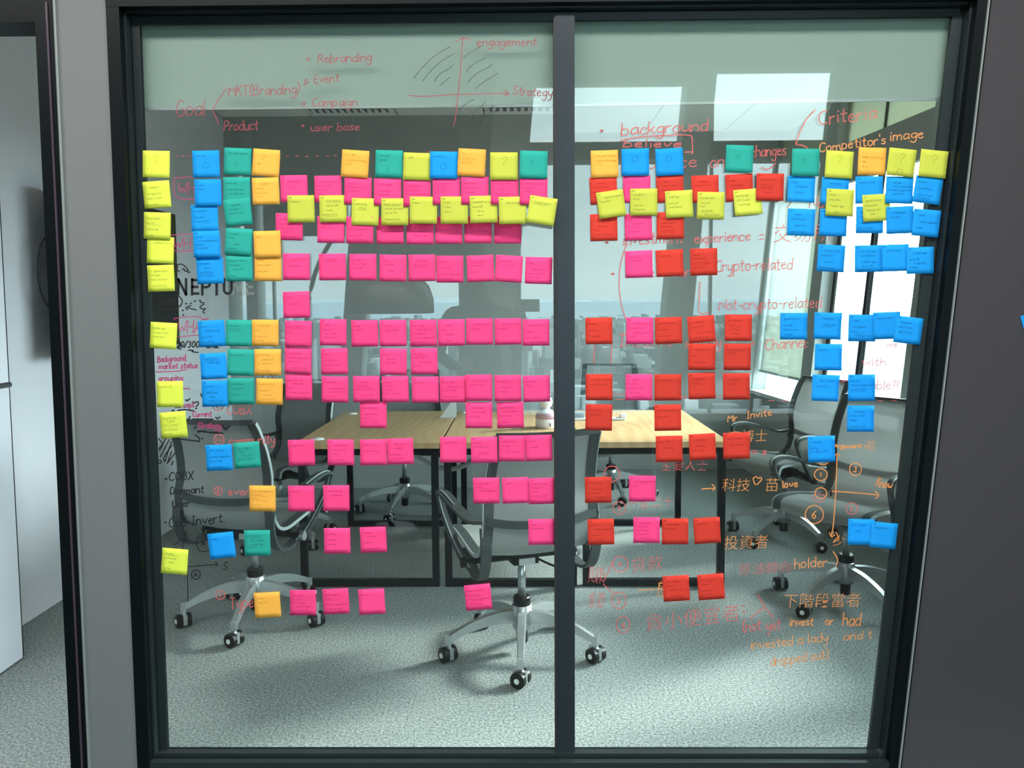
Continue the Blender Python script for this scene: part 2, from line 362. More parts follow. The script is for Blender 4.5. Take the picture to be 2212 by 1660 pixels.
bar('frame_bar', [(XFL-.03, ZT+ST+.002), (XR(ZT)+.03, ZT+ST+.002), (XR(ZT)+.03, ZT+ST+.008), (XFL-.03, ZT+ST+.008)], -.030, .05, M_GROOVE)
bar('frame_stop', [(XFL-ST, ZT), (XR(ZT)+ST, ZT), (XR(ZT)+ST, ZT+ST), (XFL-ST, ZT+ST)], -.0012, .012, M_GROOVE)
def rbar(nm, a, b_, z0, z1, y0, y1, m): return bar(nm, [(XR(z0)+a, z0), (XR(z0)+b_, z0), (XR(z1)+b_, z1), (XR(z1)+a, z1)], y0, y1, m)
rbar('frame_stop', 0, ST+.008, ZB, ZT, -.0012, .012, M_GROOVE)
rbar('frame_bar', ST+.010, ST+.016, 0, ZF, -.030, .05, M_GROOVE)
rbar('frame_bar', ST+.016, XOW, 0, ZF, FY-.006, .05, M_BLACK)
bar('bottom_rail', [(XFL-ST, .02), (XR(.02)+ST, .02), (XR(ZB)+ST, ZB), (XFL-ST, ZB)], -.024, .012, M_GROOVE)
bar('bottom_rail', [(XFL-ST, .01), (XR(.02)+ST, .01), (XR(.1)+ST, .1), (XFL-ST, .1)], -.034, -.024, M_BLACK)
bar('bottom_rail', [(XFL-ST-.008, .0), (XR(.02)+ST+.016, .0), (XR(ZB-.01)+ST+.016, ZB-.01), (XFL-ST-.008, ZB-.01)], FY-.006, -.034, M_GROOVE)
XM0, XM1 = gp(1200, 700, -.02)[0], gp(1241.5, 700, -.02)[0]
bar('mullion', [(XM0, ZB-.02), (XM1, ZB-.02), (XM1, ZT+.008), (XM0, ZT+.008)], -.02, .04, M_MULL)
bar('mullion_gasket', [(XM0-.004, ZB-.02), (XM0+.0035, ZB-.02), (XM0+.0035, ZT), (XM0-.004, ZT)], -.023, .01, M_DARKGAP)
MB().box(XFL, XM0, 0.0, .010, ZB, ZT).build('glass_pane', G_PART, w1)
MB().prism([(XM1, ZB), (XR(ZB), ZB), (XR(ZT), ZT), (XM1, ZT)], 0, .010).build('glass_pane', G_PART, w1)
# roller blinds behind the glass tops
zb0, zb1 = P(315, 237, .07).z, P(1199, 229, .07).z
for nm, x0, x1, pa, pb, lab in (('a', XFL-.03, XM0+.012, (302, 237), (1215, 228.5), 'pale green-grey roller blind across the top of the left glass pane'),
                               ('b', XM0+.030, XR(ZT)+.02, (1225, 228.5), (2060, 214.5), 'pale green-grey roller blind across the top of the right glass pane')):
    a = P(*pa, .035); b_ = P(*pb, .035); k = (b_.z-a.z)/(b_.x-a.x); zf = lambda x: a.z+(x-a.x)*k
    o = MB().prism([(x0, zf(x0)), (x1, zf(x1)), (x1, ZT+.05), (x0, ZT+.05)], .033, .035).build('roller_blind', M_BLIND); tag(o, lab, 'blind')
    MB().tube([(x0, .066, ZT+.06), (x1, .066, ZT+.06)], .03, 12).build('blind_roller', M_ALU, o)
    MB().prism([(x0, zf(x0)-.003), (x1, zf(x1)-.003), (x1, zf(x1)+.004), (x0, zf(x0)+.004)], .031, .037).build('hem_bar', M_ALU, o)

# ---------------------------------------------------------------- corridor and the facades behind the photographer (seen in the glass)
slab([(-4.2, -5.8), (-.45, -5.8), (-.03, -3.6), (3.4, -3.6), (3.4, FY), (-4.2, FY)], TOPZ, TOPZ+.15).build('ceiling_corridor', M_CEILC, kind='structure')
MB().box(-4.35, -4.2, -6.3, .05, 0, TOPZ).build('wall_corridor_left', M_DARKW, kind='structure')
MB().box(3.4, 3.5, -3.7, .05, .4, TOPZ).build('wall_corridor_end', M_DARKW, kind='structure')
lean = .09
def lp(x, z): return (x+lean*(z-2.6), z)
YN, YF = -3.52, -5.70
fn = tag(empty('wall_rear_near', (0, 0, 0)), kind='structure')
def strip(par, nm, x0, x1, z0, z1, y0, y1, m, ln=True):
    g = lp if ln else (lambda x, z: (x, z))
    return MB().prism([g(x0, z0), g(x1, z0), g(x1, z1), g(x0, z1)], y0, y1).build(nm, m, par)
strip(fn, 'low_wall', -.02, 3.4, 0, .60, YN-.2, YN, M_DARKW, False)
strip(fn, 'sill_board', -.15, 2.2, .60, .65, YN-.2, YN+.06, M_SILL, False)
strip(fn, 'transom', -.02, 3.4, 2.44, 2.56, YN-.12, YN, M_DARKW, False)
strip(fn, 'transom_edge', -.02, 2.2, 2.42, 2.44, YN-.12, YN+.01, M_ALU, False)
strip(fn, 'head_wall', -.02, 1.2, 2.96, TOPZ, YN-.12, YN, M_COL, False)
strip(fn, 'head_wall', 1.2, 3.4, 3.045, TOPZ, YN-.12, YN, M_COL, False)
strip(fn, 'column', 1.12, 1.31, 0, TOPZ, YN-.15, YN+.10, M_COL)
strip(fn, 'column', -.20, .07, 0, TOPZ, YN-.15, YN+.02, M_COL)
strip(fn, 'plaster_right', 2.16, 3.6, .0, TOPZ, YN-.15, YN+.02, M_DARKW)
strip(fn, 'mullion', 1.335, 1.35, .65, TOPZ, YN-.06, YN, M_ALU, False)
strip(fn, 'mullion', 1.80, 1.825, .65, 2.46, YN-.06, YN, M_ALU, True)
strip(fn, 'pane', .0, 1.14, .65, 2.46, YN-.07, YN-.062, G_WIN, False)
strip(fn, 'pane', 1.2, 2.16, .65, 2.46, YN-.07, YN-.062, G_WIN, False)
strip(fn, 'pane', .0, 2.2, 2.59, 3.07, YN-.07, YN-.062, G_WIN, False)
portal((.55, YN-.25, 1.55), (0, 1, 0), 1.2, 1.85); portal((1.75, YN-.25, 1.55), (0, 1, 0), .95, 1.85); portal((1.1, YN-.25, 2.8), (0, 1, 0), 2.2, .5)
ff = tag(empty('wall_rear_far', (0, 0, 0)), kind='structure')
strip(ff, 'low_wall', -4.2, -.5, 0, .62, YF-.2, YF, M_DARKW, False)
strip(ff, 'sill_board', -4.2, -.5, .62, .67, YF-.2, YF+.06, M_SILL, False)
strip(ff, 'head_wall', -4.2, -.5, 2.75, TOPZ, YF-.2, YF, M_DARKW, False)
strip(ff, 'column', -1.60, -1.39, 0, TOPZ, YF-.2, YF+.08, M_COL)
strip(ff, 'column', -2.66, -2.55, 0, TOPZ, YF-.2, YF+.05, M_COL, False)
strip(ff, 'column', -3.0, -2.78, 0, TOPZ, YF-.2, YF+.12, mat('column_pale', (.62, .66, .63), .7), False)
strip(ff, 'plaster_left', -4.2, -3.0, .0, TOPZ, YF-.2, YF, M_DARKW, False)
strip(ff, 'mullion', -2.42, -2.40, .67, 2.75, YF-.06, YF, M_ALU, False)
strip(ff, 'pane', -2.78, -.5, .67, 2.75, YF-.09, YF-.082, G_WIN, False)
for x0, x1, z, lab in ((-2.5, -1.70, 2.10, 'grey roller shade half down on the left far corridor window'), (-1.55, -.5, 1.76, 'grey roller shade half down on the middle far corridor window')):
    MB().box(x0, x1, YF-.035, YF-.03, z, 2.8).build('roller_blind', mat('grey_shade_cloth', (.2, .21, .205), .9, trans=.05), ff)
def fill_lamp(x, y, lx, ly, lab, pw):
    t = tag(empty('fill_lamp', (x, y, TOPZ)), lab, 'ceiling lamp')
    MB().box(-lx/2-.02, lx/2+.02, -ly/2-.02, ly/2+.02, -.03, -.001).build('housing', M_WHITE, t)
    m = bpy.data.materials.get('fill_diffuser')
    if not m:
        m = bpy.data.materials.new('fill_diffuser'); m.use_nodes = True; b = m.node_tree.nodes['Principled BSDF']
        b.inputs['Emission Color'].default_value = (1, .97, .93, 1); b.inputs['Emission Strength'].default_value = pw
    MB().box(-lx/2, lx/2, -ly/2, ly/2, -.034, -.0305).build('diffuser', m, t)
FILL_LAMP = 36  # unseen lamps added to lift the light on the wall and notes
fill_lamp(-1.6, -1.35, 2.4, .3, 'added long fill lamp, out of view, above the door side', FILL_LAMP)
fill_lamp(.9, -1.35, 2.0, .3, 'added long fill lamp, out of view, above the glass wall', FILL_LAMP)
portal((-2.1, YF-.25, 1.4), (0, 1, 0), 1.2, 1.5); portal((-1.05, YF-.25, 1.25), (0, 1, 0), 1.1, 1.2)
MB().hexa([(-.20, YN-.15, 0), (0.0, YN-.15, 0), (-.42, YF-.2, 0), (-.62, YF-.2, 0), (-.20, YN-.15, TOPZ), (0.0, YN-.15, TOPZ), (-.42, YF-.2, TOPZ), (-.62, YF-.2, TOPZ)]).build('wall_rear_return', M_DARKW, kind='structure')
MB().box(3.4, 3.5, -6.3, -3.7, 0, TOPZ).build('wall_corridor_side', M_DARKW, kind='structure')


# ---------------------------------------------------------------- meeting tables
def make_table(w_, dp, h_=.745):
    t = empty('meeting_table')
    MB().box(0.002, w_-.002, 0, dp, h_-.03, h_).build('tabletop', M_WOOD, t, bevel=.0015)
    s = .035
    for x in (.012, w_-.012-s):
        for y in (.02, dp-.02-s): MB().box(x, x+s, y, y+s, .0, h_-.03).build('leg', M_STEEL, t)
    for y in (.02, dp-.02-s):
        for z in (.0, h_-.03-s): MB().box(.012+s, w_-.012-s, y, y+s, z, z+s).build('rail', M_STEEL, t)
    for x in (.012, w_-.012-s):
        MB().box(x, x+s, .02+s, dp-.02-s, h_-.03-s, h_-.03).build('rail', M_STEEL, t)
    return t
YT0 = 4.13-2.365; YT1 = 5.28-2.365
tb = P(647, 950); 
def atz(px, py, z):                          # point of a line of sight at height z
    d = ray(px, py); t = (z-CAM.z)/d.z; return CAM+d*t
cl = atz(647, 950, .745); xt = [cl.x, atz(951, 957, .745).x, atz(1252, 952, .745).x, atz(1562, 944, .745).x]
YT0 = atz(951, 957, .745).y; YT1 = atz(1471, 886, .745).y
names = ['left oak table of the row, lit dimly beside the white wall', 'middle oak table of the row, behind the front chair', 'right oak table of the row, bright near the window wall']
first = None
for i in range(3):
    t = make_table(xt[i+1]-xt[i]-.006, YT1-YT0)
    t.location = (xt[i]+.003, YT0, 0); tag(t, names[i], 'table', 'meeting tables pushed into a row')
def disc_thing(nm, px, py, r, lab):
    p = atz(px, py, .745); o = tag(empty(nm, (p.x, p.y, .7455)), lab, 'grommet', 'cable grommets in the tables')
    MB().lathe([(r, 0), (r, .004), (r*.8, .006), (.001, .006)], (0, 0, 0), 'z', 28).build('grommet_ring', M_WHITE, o, smooth=True)
    MB().lathe([(r*.55, .005), (r*.55, .0085), (.001, .009)], (0, 0, 0), 'z', 20).build('cap', M_WALL_WHITE, o, smooth=True)
disc_thing('cable_grommet', 686, 950, .034, 'white round cable grommet at the front left corner of the left table')
disc_thing('cable_grommet', 760, 895, .034, 'white round cable grommet at the back of the left table')
disc_thing('cable_grommet', 1003, 893, .02, 'small white cable grommet at the back of the middle table')
# folded card
p = atz(970, 902, .745); o = tag(empty('table_card', (p.x, p.y, .746)), 'white folded card standing at the back of the table seam', 'card')
MB().hexa([(-.055, -.03, 0), (.045, -.03, 0), (.045, -.027, 0), (-.055, -.027, 0), (.02, .0, .10), (.045, .0, .10), (.045, .003, .10), (.02, .003, .10)]).build('card_leaf', mat('card_paper', (.85, .87, .87), .6, trans=.3), o)
MB().hexa([(-.02, .03, 0), (.045, .03, 0), (.045, .033, 0), (-.02, .033, 0), (.02, .0, .10), (.045, .0, .10), (.045, .003, .10), (.02, .003, .10)]).build('card_leaf', MATS['card_paper'], o)
# white bagged figurine
p = atz(1180, 924, .745); o = tag(empty('figurine', (p.x, p.y, .746)), 'white round-headed figurine wrapped in film, standing on the middle table', 'figurine')
MB().lathe([(.058, 0), (.062, .03), (.055, .07), (.035, .095), (.016, .108)], (0, 0, 0), 'z', 24).build('body', mat('porcelain', (.9, .9, .92), .25, coat=.4), o, smooth=True)
MB().lathe([(.012, .105), (.03, .12), (.037, .142), (.03, .165), (.016, .172), (.022, .176), (.024, .19), (.001, .195)], (0, 0, 0), 'z', 24).build('head', MATS['porcelain'], o, smooth=True)
MB().lathe([(.062, .052), (.059, .075), (.05, .086), (.045, .086), (.052, .055)], (0, 0, 0), 'z', 24).build('film_wrap', mat('pink_film', (.55, .36, .42), .2), o, smooth=True)
MB().box(.018, .023, -.0645, -.061, .012, .032).build('mark', M_PLASTIC, o)
# power strip tray on the right table
p = atz(1292, 908, .745); o = tag(empty('power_outlet_box', (p.x, p.y, .746)), 'white and blue-grey table power outlet box on the right table', 'outlet box')
MB().box(-.16, .16, -.02, .03, .0, .014).build('box_body', M_WHITE, o, bevel=.004)
MB().box(-.155, -.08, -.004, .028, .014, .045).build('socket_panel', mat('socket_blue', (.25, .33, .42), .5), o, bevel=.003)
MB().box(.13, .165, -.018, .028, .014, .035).build('end_cap', M_WHITE, o, bevel=.006)
# ribbed cable hoses hanging below the table tops
def hose(pts, lab):
    pts = catmull([P(a, b, y) for a, b, y in pts], 14)
    o = tag(MB().tube(pts, .011, 8).build('cable_hose', mat('hose_black', (.02, .02, .02), .5), smooth=True), lab, 'cable')
    rb = MB()
    for i in range(0, len(pts)-1):
        a = pts[i]; t = (pts[i+1]-a).normalized(); rb.tube([a, a+t*.004], .0135, 8)
    rb.build('rib', mat('hose_rib', (.6, .63, .62), .4), o, kind='stuff')
yh = YT0+.35
hose([(885, 975, yh), (912, 993, yh), (940, 1008, yh), (972, 1014, yh), (1003, 1006, yh), (1030, 985, yh), (1042, 972, yh)], 'black and white ribbed cable hose sagging under the table seam')
hose([(1262, 986, yh), (1300, 984, yh), (1340, 978, yh), (1385, 974, yh)], 'ribbed cable hose running under the right table')

# ---------------------------------------------------------------- mesh chairs
def make_chair():
    c = empty('office_chair')
    base = MB().lathe([(.030, .165), (.036, .175), (.036, .235), (.032, .240), (.001, .240)], (0, 0, 0), 'z', 20); base.build('hub', M_PLASTIC, c, smooth=False)
    MB().lathe([(.034, .10), (.042, .12), (.042, .20), (.034, .205)], (0, 0, 0), 'z', 20).build('hub_casting', M_CHROME, c, smooth=True)
    MB().lathe([(.022, .045), (.024, .05), (.024, .11), (.001, .11)], (0, 0, 0), 'z', 16).build('lower_cylinder', M_PLASTIC, c)
    MB().lathe([(.0165, .23), (.0165, .40), (.001, .40)], (0, 0, 0), 'z', 16).build('gas_lift', M_CHROME, c, smooth=True)
    leg_me = cas_me = None
    for k in range(5):
        if leg_me is None:
            m = MB(); pts = catmull([(0, -.03, .185), (0, -.12, .178), (0, -.22, .150), (0, -.305, .108)], 4)
            b = len(m.v); n = len(pts)
            for i, q in enumerate(pts):
                u = i/(n-1); ww = .021*(1-u)+.013*u; hh = .052*(1-u)+.026*u
                for sx, sz in ((-1, -1), (1, -1), (.75, 0), (-.75, 0)):
                    m.v.append((q.x+sx*ww, q.y, q.z + (0 if sz else 1)*0 + (-hh if sz else 0)))
            for i in range(n-1):
                for j in range(4):
                    j2 = (j+1) % 4; m.face([b+i*4+j, b+i*4+j2, b+(i+1)*4+j2, b+(i+1)*4+j])
            m.face([b+3, b+2, b+1, b]); m.face([b+(n-1)*4+j for j in range(4)])
            m.box(-.012, .012, -.322, -.298, .070, .108)
            leg_me = m.mesh('base_leg')
            s = MB(); s.cur = 0
            for sx in (-1, 1):
                s.cur = 0; s.lathe([(.012, 0), (.031, .001), (.031, .019), (.024, .022), (.001, .022)] if sx > 0 else [(.012, 0), (.031, -.001), (.031, -.019), (.024, -.022), (.001, -.022)], (sx*.010, 0, 0), 'x', 22)
                s.cur = 1; s.lathe([(.0105, 0), (.0105, .0025*sx), (.001, .003*sx)], (sx*.0322, 0, 0), 'x', 14)
            s.cur = 2; s.box(-.0085, .0085, -.026, .030, -.016, .030); s.box(-.006, .006, -.01, .014, .028, .058)
            cas_me = s.mesh('caster')
        a = 2*math.pi*k/5
        leg = link('base_leg', leg_me, M_CHROME if k == 0 else None, c); leg.rotation_euler = (0, 0, a)
        cs = link('caster', cas_me, (M_PLASTIC, M_WHITE, M_CHROME) if k == 0 else None, leg); cs.location = (0, -.312, .032); cs.rotation_euler = (0, 0, (1.1, -.5, .7, 2.3, -1.2)[k])
    # mechanism
    MB().box(-.055, .055, -.06, .07, .385, .43).build('mechanism', M_PLASTIC, c, bevel=.006)
    MB().box(-.034, .034, -.068, -.0605, .388, .414).build('label_plate', mat('plate_grey', (.55, .57, .57), .5), c)
    MB().tube([(-.24, 0, .405), (.22, 0, .405)], .012, 10).build('cross_shaft', M_PLASTIC, c)
    for sx in (-1, 1):
        MB().lathe([(.012, 0), (.022, .004*sx), (.022, .022*sx), (.001, .024*sx)], (sx*.235, 0, .405), 'x', 18).build('adjust_knob', M_CHROME if sx > 0 else M_PLASTIC, c)
    MB().band(catmull([(-.17, .0, .412), (0, .0, .43), (.17, 0, .412)], 4), .07, .012, (0, 1, 0)).build('seat_bracket', M_PLASTIC, c)
    # side frames, S-curved strips
    prof = [(.240, .452), (.218, .498), (.10, .504), (-.02, .488), (-.13, .474), (-.195, .496), (-.226, .56), (-.228, .64), (-.215, .72), (-.235, .82), (-.275, .915), (-.30, .955)]
    wid = [.232, .236, .238, .238, .236, .233, .230, .226, .220, .214, .207, .203]
    for sx in (-1, 1):
        pts = catmull([(sx*(x-.012), y, z) for (y, z), x in zip(prof, wid)], 5)
        MB().band(pts, .038, .012, (1, 0, 0)).build('side_frame', M_FRAME, c, smooth=False)
        pts = catmull([(sx*(x+.010), y, z) for (y, z), x in zip(prof, wid)], 5)
        MB().band(pts, .004, .014, (1, 0, 0)).build('frame_trim', M_FRAMEL, c)
        # lower cradle under the seat
        pts = catmull([(sx*.226, -.222, .60), (sx*.226, -.235, .50), (sx*.224, -.19, .405), (sx*.222, -.10, .375), (sx*.215, .0, .395), (sx*.21, .1, .43)], 5)
        MB().band(pts, .040, .012, (1, 0, 0)).build('cradle_strut', M_FRAME, c)
        # arm loop
        a = catmull([(sx*.222, -.232, .622), (sx*.255, -.15, .612), (sx*.285, -.06, .640), (sx*.300, .05, .668), (sx*.302, .13, .668), (sx*.298, .165, .645), (sx*.290, .140, .58), (sx*.270, .075, .49), (sx*.245, .02, .42), (sx*.225, -.03, .385)], 6)
        n = len(a); ws = [.030+.016*math.sin(math.pi*min(1, i/(n*.6))) for i in range(n)]
        MB().band(a, ws, .013, (1, 0, 0)).build('armrest', M_FRAME, c, smooth=False)
        MB().band([q+Vector((sx*.006, 0, .004)) for q in a[n//4:]], .004, .0135, (1, 0, 0)).build('arm_trim', M_FRAMEL, c)
    # mesh sling
    pp = catmull([(0, y, z) for y, z in prof], 5); ww = catmull([(x, 0, 0) for x in wid], 5)
    m = MB(); nu = 8; b = 0
    for side in (0, 1):
        for i, q in enumerate(pp):
            tg = (pp[min(i+1, len(pp)-1)]-pp[max(i-1, 0)]).normalized(); nn = Vector((0, -tg.z, tg.y))
            for k in range(nu+1):
                u = k/nu*2-1; sag = .018*(1-u*u)
                q2 = q+Vector((0, -sag*(1 if q.z > .5 else 0), -sag*(1 if q.z <= .5 else .0)))+nn*(.0018*side)
                m.v.append((u*(ww[i].x-.02), q2.y, q2.z+.002))
    n1 = len(pp)*(nu+1)
    for side in (0, 1):
        for i in range(len(pp)-1):
            for k in range(nu):
                a0 = side*n1+i*(nu+1)+k; fc = [a0, a0+1, a0+nu+2, a0+nu+1]; m.face(fc if side else fc[::-1])
    m.build('mesh_sling', M_MESH, c, smooth=True)
    # cross bands at the back
    MB().band(catmull([(-.222, -.232, .625), (-.12, -.262, .612), (0, -.272, .608), (.12, -.262, .612), (.222, -.232, .625)], 5), .030, .012, (0, 0, 1)).build('lumbar_band', M_FRAME, c)
    MB().band(catmull([(-.205, -.303, .958), (-.1, -.318, .955), (0, -.322, .954), (.1, -.318, .955), (.205, -.303, .958)], 5), .022, .014, (0, 0, 1)).build('top_rail', M_FRAME, c)
    MB().tube(catmull([(.05, -.02, .40), (.12, -.09, .375), (.16, -.12, .41), (.17, -.14, .50)], 6), .0045, 6).build('control_cable', M_PLASTIC, c, smooth=True)
    return c
GC = 'grey mesh office chairs round the tables'
def fl(px, d): q = P(px, 900, d-2.365); return (q.x, q.y)
CH = [(fl(1125, 3.33), 20, 'front grey mesh office chair standing before the tables, its back to the glass'),
      (fl(541, 3.70), -14, 'grey mesh office chair left of the tables with its back to the glass'),
      (fl(600, 4.95), 152, 'grey mesh office chair behind the left chair, at the far corner of the left table'),
      (fl(872, 5.65), 178, 'office chair behind the left table, seen below it between the legs'),
      (fl(1320, 6.1), 176, 'office chair behind the right table, its back against the recessed wall'),
      (fl(1697, 4.98), 112, 'farther grey mesh office chair at the window wall, turned to the right table'),
      (fl(1835, 3.88), 128, 'nearest grey mesh office chair at the window wall, cut by the frame')]
ch0 = None
for (x, y), a, lab in CH:
    if ch0 is None: ch0 = make_chair(); c = ch0
    else: c = copy_tree(ch0)
    c.location = (x, y, 0); c.rotation_euler = (0, 0, R(a)); tag(c, lab, 'chair', GC)
    i = [q[2] for q in CH].index(lab)
    da = (-1, 22, 0, 10, 30, 44, 38)[i]                         # swivel of the five-star base against the seat
    for o in [k for k in bpy.data.objects if k.parent == c and k.name.startswith('base_leg')]:
        o.rotation_euler = (0, 0, o.rotation_euler[2]-R(a)+R(da))

# television on the left wall
tv = tag(empty('television', (XL+.13, 1.43, 1.2)), 'black flat television mounted on the white left wall', 'television')
MB().box(.0, .035, 0, 1.27, 0, .79).build('tv_body', M_PLASTIC, tv, bevel=.004)
MB().box(.0352, .0372, .012, 1.258, .012, .778).build('screen', mat('tv_screen', (.006, .006, .007), .12), tv)
MB().box(-.045, 0, .2, 1.07, .12, .62).build('rear_housing', M_PLASTIC, tv, bevel=.02)
MB().box(-.125, -.045, .5, .8, .25, .55).build('wall_bracket', M_STEEL, tv)
MB().box(-.02, -.005, -.004, .02, .13, .21).build('port_panel', mat('port_grey', (.5, .5, .5), .5), tv)
MB().tube(catmull([(-.02, .05, .62), (-.05, -.03, .5), (-.055, -.035, .32), (-.03, .03, .18)], 8), .004, 6).build('power_cable', M_PLASTIC, tv, smooth=True)

# arc floor lamp behind the photographer
ql = atz(850, 1150, 0); YLp = -ql.y; xl = ql.x
lam = tag(empty('arc_floor_lamp', (xl, YLp, 0)), 'arc floor lamp with a big dome shade, mirrored in the left glass', 'floor lamp')
MB().lathe([(.15, 0), (.15, .025), (.13, .035), (.001, .035)], (0, 0, 0), 'z', 32).build('base', mat('lamp_base', (.3, .31, .31), .4), lam)
arc = catmull([(0, 0, .03), (-.32, 0, .45), (-.52, 0, 1.05), (-.47, 0, 1.60), (-.25, 0, 1.95), (-.02, 0, 2.02), (0, 0, 1.85), (0, 0, 1.62)], 8)
MB().tube(arc, .014, 10).build('arc_pole', M_STEEL, lam, smooth=True)
sh = MB(); pr = [(.275, 1.385), (.272, 1.47), (.245, 1.55), (.19, 1.61), (.10, 1.645), (.03, 1.65)]
sh.lathe(pr+[(r_-.006 if r_ > .03 else .024, z-.005) for r_, z in reversed(pr)], (0, 0, 0), 'z', 36); so = sh.build('lamp_shade', mat('shade_bronze', (.16, .12, .10), .35, .3), lam, smooth=True)
MB().lathe([(.02, 1.60), (.035, 1.56), (.035, 1.53), (.001, 1.51)], (0, 0, 0), 'z', 16).build('bulb', M_WHITE, lam, smooth=True)

# photographer (seen only mirrored in the glass)
def skin(name, joints, edges, m, parent=None, root=0, sub=2):
    me = bpy.data.meshes.new(name); me.from_pydata([j[0] for j in joints], edges, []); o = link(name, me, m, parent)
    md = o.modifiers.new('skin', 'SKIN'); md.use_smooth_shade = True
    for i, j in enumerate(joints):
        r_ = j[1] if isinstance(j[1], tuple) else (j[1], j[1]); me.skin_vertices[0].data[i].radius = r_
    me.skin_vertices[0].data[root].use_root = True
    s = o.modifiers.new('sub', 'SUBSURF'); s.levels = sub; s.render_levels = sub
    return o
PX, PY = -.26, -2.86
ps = tag(empty('person', (PX, PY, 0)), 'person in dark clothes holding up a phone, mirrored in the glass', 'person')
cloth = mat('dark_clothes', (.03, .032, .038), .8); skn = mat('skin', (.45, .28, .20), .55); hair = mat('hair_black', (.01, .009, .009), .5)
J = [((0, 0, .94), (.15, .10)), ((0, 0, 1.10), (.135, .095)), ((0, .01, 1.30), (.165, .105)), ((0, .01, 1.42), (.10, .075)), ((0, .02, 1.50), .052), ((0, .03, 1.56), .05),
     ((.19, 0, 1.385), .058), ((.23, .05, 1.13), .044), ((.265, .27, 1.33), .034), ((.262, .36, 1.39), .024),
     ((-.19, 0, 1.385), .058), ((-.27, -.02, 1.12), .044), ((-.16, .20, 1.06), .034), ((-.11, .26, 1.07), .024),
     ((.095, 0, .88), .088), ((.11, .02, .48), .060), ((.12, -.01, .10), .042), ((.13, .10, .045), .038), ((.13, .19, .035), .03),
     ((-.095, 0, .88), .088), ((-.11, .02, .48), .060), ((-.12, -.01, .10), .042), ((-.13, .10, .045), .038), ((-.13, .19, .035), .03)]
E = [(0, 1), (1, 2), (2, 3), (3, 4), (4, 5), (2, 6), (6, 7), (7, 8), (8, 9), (2, 10), (10, 11), (11, 12), (12, 13), (0, 14), (14, 15), (15, 16), (16, 17), (17, 18), (0, 19), (19, 20), (20, 21), (21, 22), (22, 23)]
skin('body', J, E, cloth, ps)
def head(parent):
    m = MB(); seg, rings = 24, 18
    for i in range(rings+1):
        th = math.pi*i/rings
        for k in range(seg):
            ph = 2*math.pi*k/seg; x, y, z = math.sin(th)*math.cos(ph), math.sin(th)*math.sin(ph), math.cos(th)
            sx = .074*(1-.18*max(0, -z)); yy = y*.095*(1-.10*max(0, -z)); zz = z*.118
            if y > .75 and abs(x) < .22 and -.28 < z < .12: yy += .018*(1-abs(x)/.22)         # nose
            if y > .6 and .08 < z < .28 and .2 < abs(x) < .5: yy -= .007                     # eye sockets
            if y > .8 and abs(x) < .3 and -.52 < z < -.40: yy += .005                         # lips
            m.v.append((x*sx, yy, zz))
    for i in range(rings):
        for k in range(seg):
            k2 = (k+1) % seg; m.face([i*seg+k, i*seg+k2, (i+1)*seg+k2, (i+1)*seg+k])
    h = m.build('head', skn, parent, smooth=True); h.location = (0, .045, 1.655); h.rotation_euler = (R(-8), 0, R(-14))
    e = MB()
    for sx in (-1, 1): e.lathe([(.001, -.006), (.009, -.003), (.009, .003), (.001, .006)], (sx*.027, .083, .018), 'y', 12)
    e.build('eyes', M_WHITE, h, smooth=True)
    e = MB()
    for sx in (-1, 1): e.lathe([(.005, -.008), (.019, -.005), (.022, .004), (.012, .008)], (sx*.074, .0, -.005), 'x', 14)
    e.build('ears', skn, h, smooth=True)
    m = MB(); 
    for i in range(11):
        th = math.pi*.58*i/10
        for k in range(seg):
            ph = 2*math.pi*k/seg; x, y, z = math.sin(th)*math.cos(ph), math.sin(th)*math.sin(ph), math.cos(th)
            f = 1.09 if (y < .35 or z > .55) else .9
            m.v.append((x*.076*f, y*.098*f-.004, z*.120*f+.003))
    for i in range(10):
        for k in range(seg):
            k2 = (k+1) % seg; m.face([i*seg+k, i*seg+k2, (i+1)*seg+k2, (i+1)*seg+k])
    m.build('hair', hair, h, smooth=True)
head(ps)
def hand(parent, wr, side, d):
    wr = Vector(wr); d = Vector(d).normalized(); sd = Vector((side, 0, 0)); up = Vector((0, 0, 1)); palm = wr+d*.05
    js = [(wr, .022), (palm, (.032, .016))]; es = [(0, 1)]
    skin('palm', [(tuple(a), b) for a, b in js], es, skn, parent, 0, 1)
    for i, ln in enumerate((.066, .074, .070, .056)):
        o0 = palm+d*.02+up*(.027-.018*i)
        q = [o0, o0+d*ln*.45, o0+d*ln*.75-sd*.022, o0+d*ln*.72-sd*.045]
        skin('finger', [(tuple(a), .0085-.0008*j) for j, a in enumerate(q)], [(0, 1), (1, 2), (2, 3)], skn, parent, 0, 1)
    q = [palm-d*.02+up*.02-sd*.01, palm+up*.045-sd*.025, palm+d*.03+up*.05-sd*.04]
    skin('thumb', [(tuple(a), .0105-.001*j) for j, a in enumerate(q)], [(0, 1), (1, 2)], skn, parent, 0, 1)
hand(ps, (.262, .355, 1.385), 1, (.02, 1, .25))
hand(ps, (-.112, .258, 1.07), -1, (.4, 1, .05))
ph = tag(empty('phone', (0.035, CAM.y-.035, 1.425)), 'phone held up by the mirrored person', 'phone')
MB().box(-.072, .072, -.004, .004, -.036, .036).build('phone_body', M_PLASTIC, ph, bevel=.003)
MB().box(-.069, .069, -.0046, -.004, -.033, .033).build('phone_screen', mat('tv_screen2', (.01, .01, .012), .1), ph)

